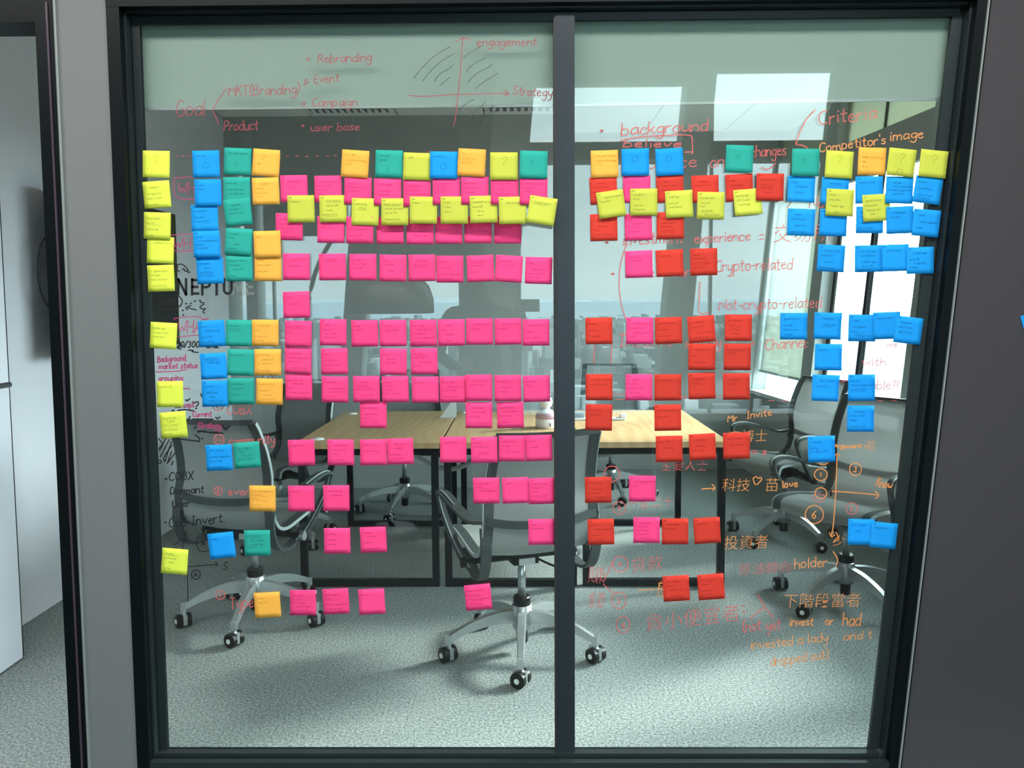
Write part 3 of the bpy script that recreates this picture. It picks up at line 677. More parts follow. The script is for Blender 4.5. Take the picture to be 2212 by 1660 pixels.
# ---------------------------------------------------------------- the city far below
GZ = -235.0
m_ground = mat('city_ground', (.045, .058, .065), .9, noise=.4, nscale=.004)
MB().box(-30000, 30000, -30000, 30000, GZ-5, GZ).build('ground', m_ground, kind='structure')
def vcol_mat():
    m = bpy.data.materials.new('city_blocks'); m.use_nodes = True; n = m.node_tree.nodes; l = m.node_tree.links; b = n['Principled BSDF']
    a = n.new('ShaderNodeAttribute'); a.attribute_name = 'tone'; t = n.new('ShaderNodeTexCoord')
    br = n.new('ShaderNodeTexBrick'); br.inputs['Scale'].default_value = .06; br.inputs['Color1'].default_value = (1, 1, 1, 1); br.inputs['Color2'].default_value = (.8, .85, .85, 1); br.inputs['Mortar'].default_value = (.55, .6, .62, 1)
    mx = n.new('ShaderNodeMix'); mx.data_type = 'RGBA'; mx.blend_type = 'MULTIPLY'; mx.inputs[0].default_value = 1
    l.new(t.outputs['Object'], br.inputs[0]); l.new(a.outputs['Color'], mx.inputs[6]); l.new(br.outputs[0], mx.inputs[7]); l.new(mx.outputs[2], b.inputs['Base Color']); b.inputs['Roughness'].default_value = .8
    return m
m_city = vcol_mat()
TOW = []
rt = random.Random(11)
for i in range(14):
    a = R(rt.uniform(-22, 24)); r_ = rt.uniform(2300, 5200); TOW.append((r_*math.sin(a), -r_*math.cos(a)))
def city(name, az0, az1, n, rmin, rmax, seed):
    rr = random.Random(seed); m = MB(); cols = []
    for i in range(n):
        r_ = rmin*(rmax/rmin)**(rr.random()**.9); a = R(rr.uniform(az0, az1)); x, y = r_*math.sin(a), -r_*math.cos(a)
        if any(abs(x-u)+abs(y-v) < 170 for u, v in TOW): continue
        s = rr.uniform(6, 19)*(1+r_/7000); s2 = rr.uniform(6, 19)*(1+r_/7000); h_ = rr.choice((12, 18, 22, 30, 40, 55, 75)) * rr.uniform(.7, 1.15)
        if rr.random() < .03: h_ *= 1.6
        th = rr.choice((0, .4, .9)); cx, sx_ = math.cos(th), math.sin(th)
        cs = [(x+cx*u*s-sx_*v*s2, y+sx_*u*s+cx*v*s2) for u, v in ((-1, -1), (1, -1), (1, 1), (-1, 1))]
        m.hexa([(a_, b_, GZ) for a_, b_ in cs]+[(a_, b_, GZ+h_) for a_, b_ in cs])
        g = rr.choice((.02, .03, .05, .07, .10, .16, .26, .6)); hz = min(.75, r_/17000)  # distance haze put into the block tone
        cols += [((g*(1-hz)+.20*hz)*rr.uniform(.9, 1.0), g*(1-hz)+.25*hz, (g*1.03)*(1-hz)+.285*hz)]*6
    me = m.mesh(name); at = me.attributes.new('tone', 'FLOAT_COLOR', 'FACE')
    for i, c in enumerate(cols[:len(me.polygons)]): at.data[i].color = (*c, 1)
    return link(name, me, m_city)
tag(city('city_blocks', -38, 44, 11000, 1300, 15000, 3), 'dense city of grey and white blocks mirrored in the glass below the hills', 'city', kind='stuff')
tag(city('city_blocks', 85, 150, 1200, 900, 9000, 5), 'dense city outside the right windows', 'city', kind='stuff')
rr = random.Random(11)
for i in range(14):
    x, y = TOW[i]; h_ = rr.uniform(110, 170); s = rr.uniform(18, 28)
    t = tag(empty('tower_block', (x, y, GZ), rr.uniform(0, 1)), 'tall pale tower block rising over the mirrored city', 'building', 'tower blocks over the mirrored city')
    MB().box(-s, s, -s, s, 0, h_).build('walls', mat('tower_pale', (.20, .24, .26), .8, noise=.1, nscale=.05), t)
    MB().box(-s*.5, s*.5, -s*.5, s*.5, h_, h_+9).build('roof_block', mat('tower_roof', (.3, .34, .36), .8), t)
def hills(name, r_, h0, h1, col, seed, az0=-60, az1=60):
    rr = random.Random(seed); m = MB(); n = 160; ph_ = [rr.uniform(0, 6.28) for _ in range(6)]
    for i in range(n+1):
        az = R(az0+(az1-az0)*i/n); u = i/n*20
        h_ = h0+(h1-h0)*(.5+.28*math.sin(u*.7+ph_[0])+.15*math.sin(u*1.7+ph_[1])+.08*math.sin(u*3.9+ph_[2])+.04*math.sin(u*8.1+ph_[3]))
        for q, hh in ((.86, 0), (.94, h_*.7), (1, h_), (1.15, 0)):
            m.v.append((r_*q*math.sin(az), -r_*q*math.cos(az), GZ+hh))
    for i in range(n):
        for k in range(3): m.face([i*4+k, i*4+k+1, (i+1)*4+k+1, (i+1)*4+k])
    o = m.build(name, mat(name+'_haze'+str(seed), col, 1.0, spec=0), smooth=True); o['kind'] = 'structure'  # haze put into the hill colour, paler for farther ranges
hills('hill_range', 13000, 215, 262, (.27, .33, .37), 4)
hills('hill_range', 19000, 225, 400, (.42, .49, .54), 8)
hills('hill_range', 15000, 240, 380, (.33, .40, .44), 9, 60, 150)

# ---------------------------------------------------------------- handwriting: single-stroke letters
GL = {}
def _g():
    raw = """a 4 4,3.4 3,4 1,3.8 0,2 1,.2 2.6,.4 4,2|4,4 4,1 4.6,0
b 4 0,7 0,0|0,2.5 1,4 3,3.8 4,2 3,.2 1,0 0,1
c 3.6 3.6,3.3 2.4,4 .8,3.6 0,2 .8,.3 2.4,0 3.6,.7
d 4 4,7 4,0|4,2.8 3,4 1,3.8 0,2 1,.2 3,.2 4,1.4
e 3.8 0,2.2 3.6,2.4 3,3.8 1.4,4 0,2.4 .8,.3 2.4,0 3.8,.8
f 3 3,6.6 2,7 1.2,6 1.2,0|0,4 2.8,4
g 4 4,3.4 3,4 1,3.8 0,2.2 1,.6 3,.8 4,2|4,4 4,-1.5 3,-3 1,-2.8 .2,-1.8
h 4 0,7 0,0|0,2.6 1.4,4 3.2,3.8 3.8,2.6 4,0
i 1 .5,4 .5,.4 1,0|.5,5.6 .6,6
j 2 1.6,4 1.6,-2 .6,-3 0,-2.2|1.6,5.6 1.7,6
k 3.8 0,7 0,0|3.4,4 0,1.8|1.2,2.4 3.8,0
l 1 .4,7 .4,.6 1,0
m 6 0,4 0,0|0,2.6 1.4,4 2.6,3.6 3,0|3,2.6 4.4,4 5.6,3.6 6,0
n 4 0,4 0,0|0,2.4 1.4,4 3.2,3.8 3.8,2.4 4,0
o 4 2,4 .5,3.4 0,2 .6,.4 2,0 3.4,.5 4,2 3.4,3.5 2,4
p 4 0,4 0,-3|0,2.8 1.2,4 3,3.8 4,2 3,.2 1.2,0 0,1
q 4 4,3.4 3,4 1,3.8 0,2.2 1,.4 3,.6 4,2|4,4 4,-3 4.8,-2
r 2.8 0,4 0,0|0,2.4 1.2,3.8 2.8,3.8
s 3.4 3.2,3.5 1.8,4 .3,3.4 .6,2.4 2.8,1.8 3.2,.7 1.8,0 0,.5
t 3 1.4,6.4 1.2,1 2,0 3,.6|0,4.2 3,4.4
u 4 0,4 0,1.2 1,0 2.6,.2 4,1.8|4,4 4,.6 4.6,0
v 3.8 0,4 1.8,0 3.8,4
w 6 0,4 1.4,0 3,3.4 4.4,0 6,4
x 3.8 0,4 3.8,0|3.8,4 0,0
y 4 0,4 .6,1.4 2,.8 3.8,2|4,4 3.6,-1.6 2.4,-3 .6,-2.4
z 3.6 0,4 3.4,4 0,0 3.6,.1
A 4.6 0,0 2.3,7 4.6,0|.8,2.4 4,2.6
B 4.4 0,0 0,7 3,6.8 3.8,5.2 2.8,3.8 0,3.6|2.8,3.7 4.4,2 3.2,.2 0,0
C 4.6 4.6,6 3,7 .8,6 0,3.4 .8,.8 3,0 4.6,1
D 4.6 0,0 0,7 2.6,6.6 4.6,3.6 2.8,.4 0,0
E 4 4,7 .2,6.8 .2,0 4,.1|.2,3.6 3.2,3.7
F 4 4,7 .2,6.8 .2,0|.2,3.6 3.2,3.7
G 5 4.8,5.8 3,7 .8,6 0,3.2 1,.6 3,0 4.8,1 4.8,3.2 2.6,3.2
H 4.6 0,7 0,0|4.6,7 4.6,0|0,3.6 4.6,3.6
I 2 1,7 1,0|0,7 2,7|0,0 2,0
J 3.6 3.4,7 3.4,1 2,0 .4,.6 0,1.6
K 4.4 0,7 0,0|4.2,7 0,3|1.4,4 4.4,0
L 4 0,7 0,0 3.8,0
M 5.6 0,0 .4,7 2.8,2.4 5.2,7 5.6,0
N 4.8 0,0 0,7 4.8,0 4.8,7
O 5 2.5,7 .6,6 0,3.5 .7,.9 2.5,0 4.4,1 5,3.6 4.3,6.1 2.5,7
P 4.2 0,0 0,7 3.2,6.8 4.2,5.2 3,3.4 0,3.2
Q 5 2.5,7 .6,6 0,3.5 .7,.9 2.5,0 4.4,1 5,3.6 4.3,6.1 2.5,7|3.2,1.8 5.2,-.6
R 4.4 0,0 0,7 3.2,6.8 4.2,5.2 3,3.6 0,3.4|2,3.5 4.4,0
S 4.2 4.2,6.2 2.4,7 .4,6 .8,4.2 3.4,3 4.2,1.6 2.6,0 0,.8
T 4.6 0,7 4.6,7|2.3,7 2.3,0
U 4.8 0,7 0,1.6 1.4,0 3.4,0 4.8,1.6 4.8,7
V 4.6 0,7 2.3,0 4.6,7
W 6.4 0,7 1.6,0 3.2,5.4 4.8,0 6.4,7
X 4.4 0,7 4.4,0|4.4,7 0,0
Y 4.4 0,7 2.2,3.6 4.4,7|2.2,3.6 2.2,0
Z 4.2 0,7 4,7 0,0 4.2,0
0 4 2,7 .4,5.6 0,3.4 .5,1 2,0 3.6,1 4,3.5 3.5,6 2,7
1 1.6 0,5.4 1.2,7 1.2,0
2 3.8 .2,5.6 1.8,7 3.6,5.6 2.6,3.2 0,0 3.8,.1
3 3.8 .2,6.4 2,7 3.6,5.6 1.6,3.8 3.8,2.2 2,0 0,.8
4 4 3,0 3,7 0,2.4 4,2.4
5 3.8 3.6,7 .6,7 .3,4 2.6,4.2 3.8,2.2 2.4,0 0,.6
6 3.8 3.2,6.8 1,5 0,2.2 1.4,0 3.4,.6 3.6,2.6 2,3.8 .2,2.6
7 3.8 0,7 3.8,7 1.4,0
8 3.8 2,3.8 .4,5.4 2,7 3.5,5.5 2,3.8 0,1.8 2,0 3.8,1.9 2,3.8
9 3.8 3.6,5 1.8,3.6 .2,5 1.6,7 3.4,6.4 3.6,4 2.6,0
( 2 1.8,7.6 .4,5.4 .2,2 1.8,-.8
) 2 .2,7.6 1.6,5.4 1.8,2 .2,-.8
- 3 0,3 3,3.1
: 1 .4,3.4 .6,3.2|.4,.6 .6,.4
. .8 .3,.2 .5,0
, .8 .5,.4 .1,-.9
' .8 .4,7 .3,5.6
? 3.4 .2,5.4 1.4,7 3.2,6 2.6,4.2 1.5,3 1.5,1.8|1.5,.3 1.6,0
! .8 .4,7 .4,2|.4,.3 .4,0
= 3.4 0,3.8 3.4,3.9|0,2 3.4,2.1
/ 3 3,7.4 0,-.4
+ 3.4 0,3 3.4,3|1.7,4.8 1.7,1.2
* 1.6 .2,2.6 1.4,3.4 .6,3.9 .2,3 1.2,2.6
# 3.6 1,6 .8,1|2.6,6 2.4,1|0,4.6 3.6,4.8|0,2.6 3.6,2.8
& 4 3.8,.2 1,5 1.4,6.8 2.8,6 .6,2 1.6,0 3.8,2.6
~ 4.4 0,5.5 1.1,7 2.2,5.6 3.3,7 4.4,5.4 2.2,1.2 0,5.5
^ 4.4 2.2,4.4 0,0 4.4,0 2.2,4.4
@ 5.6 2.8,5.6 .8,4.8 0,2.8 .8,.8 2.8,0 4.8,.8 5.6,2.8 4.8,4.9 2.8,5.6
> 3.4 0,3 3.4,3|2.2,4.4 3.4,3 2.2,1.6"""
    for ln in raw.split('\n'):
        ch, wd, rest = ln.split(' ', 2); GL[ch] = (float(wd), [[tuple(float(v) for v in p.split(',')) for p in s.split()] for s in rest.split('|')])
_g()
def chaikin(p, n=1):
    for _ in range(n):
        if len(p) < 3: return p
        q = [p[0]]
        for a, b in zip(p, p[1:]): q += [(a[0]*.75+b[0]*.25, a[1]*.75+b[1]*.25), (a[0]*.25+b[0]*.75, a[1]*.25+b[1]*.75)]
        q.append(p[-1]); p = q
    return p
def text_strokes(txt, size, slant=.12, jit=.25, rr=rnd, track=1.3, smooth=1):
    out = []; x = 0; k = size/7
    for ch in txt:
        if ch == ' ': x += 3.2; continue
        if ch not in GL: continue
        wd, ss = GL[ch]; dy = rr.uniform(-jit, jit)
        for s_ in ss:
            pts = [((x+a+b*slant+rr.uniform(-jit, jit)*.5)*k, (b+dy+rr.uniform(-jit, jit)*.5)*k) for a, b in s_]
            out.append(chaikin(pts, smooth if len(pts) > 2 else 0))
        x += wd+track+rr.uniform(-.2, .3)
    return out, x*k
def ribbons(strokes, w, fn, mb=None):         # strokes: lists of 2-D points; fn maps a 2-D point to 3-D
    mb = mb or MB()
    for s_ in strokes:
        n = len(s_)
        if n < 2: continue
        b = len(mb.v)
        for i, p in enumerate(s_):
            a = s_[max(i-1, 0)]; c = s_[min(i+1, n-1)]; dx, dy = c[0]-a[0], c[1]-a[1]; l = math.hypot(dx, dy) or 1
            nx, ny = -dy/l*w/2, dx/l*w/2; ex = ey = 0
            if i == 0: ex, ey = -dx/l*w*.3, -dy/l*w*.3
            if i == n-1: ex, ey = dx/l*w*.3, dy/l*w*.3
            mb.v.append(tuple(fn(p[0]+nx+ex, p[1]+ny+ey))); mb.v.append(tuple(fn(p[0]-nx+ex, p[1]-ny+ey)))
        for i in range(n-1): mb.face([b+2*i, b+2*i+1, b+2*i+3, b+2*i+2])
    return mb

# ---------------------------------------------------------------- sticky notes
NCOL = {'y': ((.80, .88, .10), 'bright yellow'), 'l': ((.66, .70, .09), 'lime green'), 'b': ((.012, .36, .86), 'blue'), 't': ((.03, .42, .34), 'teal'),
        'o': ((1.0, .52, .085), 'orange'), 'p': ((1.0, .075, .28), 'pink'), 'r': ((.72, .055, .035), 'red')}
INK = {'y': (.22, .25, .05), 'l': (.13, .15, .03), 'b': (.004, .07, .22), 't': (.008, .10, .09), 'o': (.50, .20, .03), 'p': (.50, .015, .12), 'r': (.33, .018, .014)}
# zoom windows the corner positions were read in: origin x, origin y, scale
RG = {'A': (300, 300, 4.809), 'B': (740, 300, 4.608), 'C': (1230, 290, 4.743), 'D': (1660, 200, 3.772), 'E': (300, 600, 4.611), 'F': (740, 600, 4.608), 'G': (1230, 600, 4.611),
      'H': (1660, 600, 4.611), 'I': (300, 920, 4.611), 'J': (740, 920, 4.608), 'K': (1230, 920, 4.611), 'M': (1560, 920, 4.424), 'N': (300, 1180, 3.458), 'O': (880, 1180, 3.458)}
# colour, top-left x y, top-right x y [, lift of the free edge in mm]   (later ones lie over earlier ones)
NOTES = {
'A': """y 42 122 322 128;y 40 450 312 430;y 93 1016 362 1025;y 60 762 334 770;y 92 1318 370 1308;b 558 125 832 120;b 540 690 820 682;b 580 425 855 420;b 600 1238 868 1228;b 572 962 845 955;
t 893 92 1168 102;t 882 400 1150 398;t 885 640 1150 612;t 903 1205 1180 1205;t 908 922 1183 940;o 1193 100 1472 122;o 1180 410 1455 402;o 1203 1200 1480 1202;p 1423 772 1702 776;o 1197 962 1470 955;
p 1475 382 1748 378;p 1825 385 2102 382;p 1858 802 2132 805;l 1548 592 1828 590;l 1878 592 2158 588;p 1497 1190 1775 1192;p 1873 1195 2145 1192""",
'B': """p 45 778 308 778;p 340 780 605 780;p 640 785 905 785;p 925 778 1188 778;p 1218 775 1480 775;p 1512 775 1775 775;
p 28 385 292 392;l 102 593 365 600;p 322 400 588 403;l 397 600 660 600;p 615 415 880 415;l 682 585 945 587;p 907 398 1170 395;l 988 587 1250 587;p 1190 395 1453 395;l 1273 585 1538 578;
p 1483 400 1745 398;l 1557 597 1825 590;p 1772 405 2032 408;l 1873 580 2130 620;o 5 110 272 128;t 342 120 605 127;l 622 147 885 157;b 885 140 1150 145;o 1163 113 1432 127;l 1477 157 1740 157;t 1772 143 2035 150;
p 72 1147 333 1147;p 372 1153 636 1157;p 660 1155 920 1152;p 937 1165 1200 1165;p 1235 1165 1500 1155;p 1535 1155 1792 1170;p 1828 1175 2083 1182""",
'C': """r 215 822 485 815;p 567 820 838 810;r 897 802 1165 795;r 210 447 475 430;p 552 430 825 427;r 893 430 1160 420;r 1252 428 1520 418;r 1600 418 1868 403;l 273 605 540 565 5;l 622 563 895 560;l 977 588 1252 573;l 1313 592 1587 597;
l 1677 578 1945 555 8;r 1917 407 2182 410;o 218 172 495 163;b 535 155 808 147;b 880 155 1155 140;t 1605 110 1887 120;p 572 1200 843 1190;r 887 1192 1155 1177;r 1240 1175 1508 1168""",
'D': """b 162 678 380 690 9;b 440 688 655 700;b 713 685 925 683;b 163 945 378 952;b 425 948 640 955;b 720 928 930 928;l 765 838 975 825;b 960 685 1167 690;b 1198 675 1410 705;l 478 785 688 795;t 190 460 410 462;l 472 472 690 485;o 735 447 955 453;l 975 453 1195 475;l 1232 465 1452 487;
b 955 935 1162 927;b 1175 948 1390 967;b 410 1237 623 1248;b 708 1247 918 1243;b 922 1242 1135 1235;b 1125 1262 1335 1258""",
'E': """y 122 440 382 455;b 590 432 847 418;t 867 418 1137 425;o 1133 418 1393 420;p 1435 142 1697 135;p 1463 962 1722 962;p 1460 692 1722 700;p 1460 427 1725 432;p 1803 413 2068 415;b 613 757 865 745;t 887 710 1150 717;o 1157 712 1417 712;
p 1813 705 2078 702;y 180 1032 437 1030;b 633 1025 893 1020;t 893 1000 1150 997;o 1172 1002 1435 1008;p 1823 982 2085 985;y 203 1348 465 1327""",
'F': """p 87 425 350 422;p 372 422 630 420;p 673 422 930 417;p 953 417 1208 413;p 1232 407 1493 405;p 1515 408 1775 402;p 1797 415 2052 413;p 377 705 635 707;p 680 703 940 700;p 175 1240 437 1240;p 110 980 365 978;p 392 983 655 978;p 695 987 947 983;
p 968 985 1225 980;p 1228 1237 1487 1237;p 1228 967 1482 963;p 1537 1240 1795 1233;p 1513 972 1775 968;p 1800 977 2055 970""",
'G': """r 162 402 422 397;p 568 398 832 397;r 853 400 1113 390;r 1173 393 1435 370;r 1553 368 1813 367;r 1187 657 1447 658;r 1543 657 1805 658;r 167 962 423 960;p 563 962 822 962;r 850 965 1108 962;r 1183 952 1445 942;r 1532 955 1790 950;r 167 1260 425 1265;r 848 1267 1107 1262""",
'H': """b 120 352 383 352;b 465 345 722 352;b 808 368 1060 370;b 1042 350 1300 340;b 1277 378 1533 408;b 470 660 725 663;b 443 965 700 973;b 798 967 1055 965;b 790 1275 1045 1275""",
'I': """b 665 195 922 183;t 937 173 1195 153;p 1485 143 1745 135;p 1880 137 2138 135;o 1102 595 1362 597;p 1487 597 1747 597;p 1835 593 2097 593;b 683 1080 935 1052;t 1048 1042 1305 1038;p 1845 1020 2103 1018;y 237 1213 495 1235""",
'J': """p 175 137 433 133;p 440 128 700 120;p 973 110 1228 108;p 1280 113 1533 108;p 1560 97 1815 97;p 1823 95 2078 87;p 1302 518 1557 515;p 1588 520 1843 510;p 1853 523 2108 515;p 1850 930 2108 927;p 170 1012 432 1002""",
'K': """r 863 103 1120 98;r 1190 87 1447 73;r 1532 73 1790 65;r 157 512 412 508;p 595 497 857 497;r 183 932 438 925;p 637 912 900 912;r 923 925 1180 923;r 1235 923 1492 908;r 930 1500 1183 1485;r 1272 1487 1530 1468""",
'M': """b 817 103 1070 93;b 1213 890 1450 895;b 1425 912 1677 935""",
'N': """o 862 350 1047 340;p 1130 328 1320 327;p 1370 323 1562 313;p 1637 325 1830 315""",
'O': """p 425 295 613 278"""}
items = []
for k in NOTES:
    ox, oy, s_ = RG[k]
    for ln in NOTES[k].replace('\n', '').split(';'):
        q = ln.split(); v = [float(t) for t in q[1:]]
        items.append([q[0], ox+v[0]/s_, oy+v[1]/s_, ox+v[2]/s_, oy+v[3]/s_, v[4] if len(v) > 4 else None])
# rows for the labels
HEAD = {'?': 'a question mark', '^': 'a triangle', '@': 'a circle', 'x': 'a bow-tie sketch'}
special = {}
def near(px, py):
    b = min(range(len(items)), key=lambda i: (items[i][1]+29-px)**2+(items[i][2]+29-py)**2); return b
for px, py, t in ((337, 355, ['?', 'ii'],), (445, 355, ['++ A+', '@']), (513, 348, ['Invest plan', '^']), (574, 350, ['x', '##']), (768, 353, ['(=) ##', 'invest strategy', 'FO?']), (841, 355, ['invest', 'plan', '^']), (902, 361, ['+B?']),
                  (960, 359, ['+++2 2', '@']), (1020, 354, ['S', 'criteria', '## PIT']), (1088, 362, ['?']), (1152, 361, ['^']), (1306, 353, ['@ invest value', 'Random strategy', 'FTO']), (1372, 350, ['@']), (1445, 348, ['@']),
                  (1597, 343, ['^']), (1738, 351, ['^']), (1810, 356, ['?']), (1882, 347, ['*', '### strategy', '##', '# x']), (1947, 354, ['?', '@']), (2013, 356, ['?'])):
    special[near(px, py)] = t
WORDS = ['BTC (cobx)', 'ETH (IOTA)', 'and sell', 'trading', 'invest in ICO', 'long term', 'risk management', 'income', 'buy crypto', 'experience', 'good return', 'market news', 'mobile app', 'no specific', 'preference', 'sleeping tool', 'wait and see', 'price data', 'friends suggestion', 'whitepaper', 'secure', 'exchange', 'easy to use', 'value', 'ad on FB', 'Telegram', 'want to learn', 'rent pay', 'news', 'daily', 'graduate', 'engineer', 'startup', 'student', 'wallet', 'fee is high', 'bank account', 'setup', 'prediction', 'app is slow', 'coins', 'trial', 'buy low', 'hold']
ORD = ['first', 'second', 'third', 'fourth', 'fifth', 'sixth', 'seventh', 'eighth', 'ninth', 'tenth', 'eleventh', 'twelfth', 'thirteenth', 'fourteenth', 'fifteenth']
mid = 1220
rows = {}
for side in (0, 1):
    idx = sorted([i for i, it in enumerate(items) if (it[1] > mid-25) == bool(side)], key=lambda i: items[i][2]+items[i][4])
    cur = []; last = None; rn = 0
    for i in idx:
        yc = (items[i][2]+items[i][4])/2
        if last is not None and yc-last > 11: rn += 1
        last = yc; rows.setdefault((side, rn), []).append(i)
def row_y(i): return (items[i][2]+items[i][4])/2
note_label = {}
BANDS = [(0, 372, 'heading row'), (372, 410, 'second row'), (410, 446, 'third row'), (446, 505, 'fourth row'), (505, 600, 'fifth row'), (600, 660, 'sixth row'), (660, 735, 'seventh row'), (735, 780, 'eighth row'), (780, 845, 'ninth row'),
         (845, 900, 'tenth row'), (900, 990, 'eleventh row'), (990, 1090, 'twelfth row'), (1090, 1200, 'thirteenth row'), (1200, 1400, 'lowest row')]
BANDS = [(0, 375, 'heading row'), (375, 408, 'second row'), (408, 470, 'third row')] + BANDS[3:]
def band(i):
    y = row_y(i)+0
    for k, (a, b, n) in enumerate([(0, 350, 'heading row'), (350, 396, 'second row'), (396, 432, 'third row'), (432, 490, 'fourth row'), (490, 570, 'fifth row'), (570, 660, 'sixth row'), (660, 715, 'seventh row'), (715, 785, 'eighth row'), (785, 845, 'ninth row'),
                              (845, 905, 'tenth row'), (905, 990, 'eleventh row'), (990, 1090, 'twelfth row'), (1090, 1190, 'thirteenth row'), (1190, 1400, 'lowest row')]):
        if a <= y < b: return n
groups = {}
for i, it in enumerate(items): groups.setdefault((it[1] > mid-25, band(i), it[0]), []).append(i)
for (sd, bn, col), g in groups.items():
    g.sort(key=lambda i: items[i][1])
    for k, i in enumerate(g):
        cn = NCOL[col][1]; pane = 'right' if sd else 'left'
        which = 'only' if len(g) == 1 else (ORD[k]+' from left')
        it = items[i]; ang = math.degrees(math.atan2(it[4]-it[2], it[3]-it[1]))
        tilt = 'tilted ' if abs(ang) > 4 else ''
        hd = ''
        if i in special:
            for z in special[i]:
                if z in ('?', '^', '@', 'x'): hd = ' with '+HEAD[z].replace('a ', '', 1); break
        if which == 'only': note_label[i] = f'{tilt}{cn} sticky note{hd}, only {cn} one in {bn}, {pane} pane'
        else: note_label[i] = f'{tilt}{cn} sticky note{hd}, {which} in {bn}, {pane} pane'
note_mats = {}
def note_mat(c, v):
    k = (c, v)
    if k not in note_mats:
        f = 1+(v-1)*.035; note_mats[k] = mat('paper_%s_%s' % (NCOL[c][1].replace(' ', '_'), 'abc'[v]), tuple(min(1, q*f) for q in NCOL[c][0]), .75, spec=.2, trans=.22, noise=.03, nscale=90)
    return note_mats[k]
ink_mats = {c: mat('pen_ink_on_'+NCOL[c][1].replace(' ', '_'), INK[c], .7, spec=.1) for c in INK}
placed = []
GROUP = {'y': 'bright yellow sticky notes on the glass', 'l': 'lime sticky notes on the glass', 'b': 'blue sticky notes on the glass', 't': 'teal sticky notes on the glass', 'o': 'orange sticky notes on the glass', 'p': 'pink sticky notes on the glass', 'r': 'red sticky notes on the glass'}
def make_note(i, it):
    c, x0, y0, x1, y1, lift = it
    rr = random.Random(100+i)
    A = P(x0, y0); B = P(x1, y1); e1 = (B-A); e1 = e1/ e1.length; side = .0765
    A = (A+B)/2-e1*side/2; e2 = Vector((0, 1, 0)).cross(e1)*1.0; e2 = Vector((e1.z, 0, -e1.x))
    skew = rr.uniform(-.03, .03)
    lift = (lift or rr.uniform(1.2, 3.2))*.001; tw = rr.uniform(-.5, .5); corner = rr.random() < .15
    cen = A+(e1+e2)*side/2
    base = .0016
    for (cc, bb, ll) in placed:
        dx, dz = abs(cc.x-cen.x), abs(cc.z-cen.z)
        if dx < side*1.04 and dz < side*1.04: base = max(base, bb+ll*(1 if cc.z > cen.z+.02 else .35)+.0007)
    placed.append((cen, base, lift*1.3))
    def S(u, v, off=0):
        y = base+lift*v*v*(1+tw*(u-.5))
        if corner: y += .004*max(0, u-.75)*4*max(0, .3-v)*3
        sh = lift*v*v*.5
        return A+e1*(side*(u+skew*v*0))+e2*(side*v-sh)+Vector((0, -(y+off), 0))
    m = MB(); n = 5
    for off in (0.00008, -0.00008):
        for a in range(n+1):
            for b in range(n+1): m.v.append(tuple(S(b/n, a/n, off)-cen))
    q = (n+1)**2
    for a in range(n):
        for b in range(n):
            k = a*(n+1)+b; m.face([k, k+1, k+n+2, k+n+1]); m.face([q+k, q+k+n+1, q+k+n+2, q+k+1])
    ring = [b for b in range(n)]+[n+a*(n+1) for a in range(n)]+[(n+1)*n+n-b for b in range(n)]+[(n-a)*(n+1) for a in range(n)]
    for j in range(len(ring)): a, b = ring[j], ring[(j+1) % len(ring)]; m.face([a, q+a, q+b, b])
    o = m.build('sticky_note', note_mat(c, rr.randrange(3)), smooth=True); o.location = cen
    tag(o, note_label[i], 'sticky note', GROUP[c])
    # writing
    st = []
    def put(t, u, v, size, jit=.3):
        s_, wd = text_strokes(t, size, rr.uniform(.05, .2), jit, rr, 1.2, 0 if size < .008 else 1)
        lim = side*.93-u
        f = min(1, lim/wd) if wd > 0 else 1
        for z in s_: st.append([(u+p[0]*f, v-p[1]*f) for p in z])
    if i in special:
        v = .016
        for t in special[i]:
            if t in ('?', '^', '@', 'x'):
                if t == 'x': put('~', .02, v+.02, .022); v += .028
                elif t == '?': put('?', .028, v+.030, .034); v += .036
                else: put(t, .027, v+.022, .022); v += .028
            else: put(t, .012, v+.002, .0078); v += .013
    else:
        v = .0085; put(rr.choice(('P0%d' % rr.randrange(1, 10), 'P1%d' % rr.randrange(0, 9))) if c in 'plrb' else '*', .005, v, .0042)
        v += .011
        for k in range(rr.choice((1, 2, 2, 3, 4, 4, 5))):
            if v > .072: break
            t = rr.choice(WORDS)
            if rr.random() < .35: t = '*'+t
            put(t, .008+rr.choice((0, 0, .003, .012)), v, rr.uniform(.0052, .0062)); 
            if rr.random() < .12: st.append([(.012, v+.0035), (.05, v+.003)])
            v += rr.choice((.0105, .012, .013, .018))
    def fn(a, b): return S(a/side, b/side, .00035)-cen
    w_ = .0006 if i not in special else .0007
    ribbons(st, w_, fn).build('handwriting', ink_mats[c], o)
for i, it in enumerate(items): make_note(i, it)
# one more note on the dark wall at the right
q = P(2200, 690, FY-.006); m = MB(); m.hexa([(0, 0, -.02), (.075, 0, .008), (.075, .0004, .008), (0, .0004, -.02), (-.022, -.002, .055), (.053, -.002, .083), (.053, -.0016, .083), (-.022, -.0016, .055)][0:8])
o = MB().prism([(.004, .008), (.028, -.065), (.101, -.041), (.077, .032)], -.001, 0).build('sticky_note', note_mat('b', 1)); o.location = q
tag(o, 'blue sticky note alone on the dark wall at the right picture edge', 'sticky note', GROUP['b'])

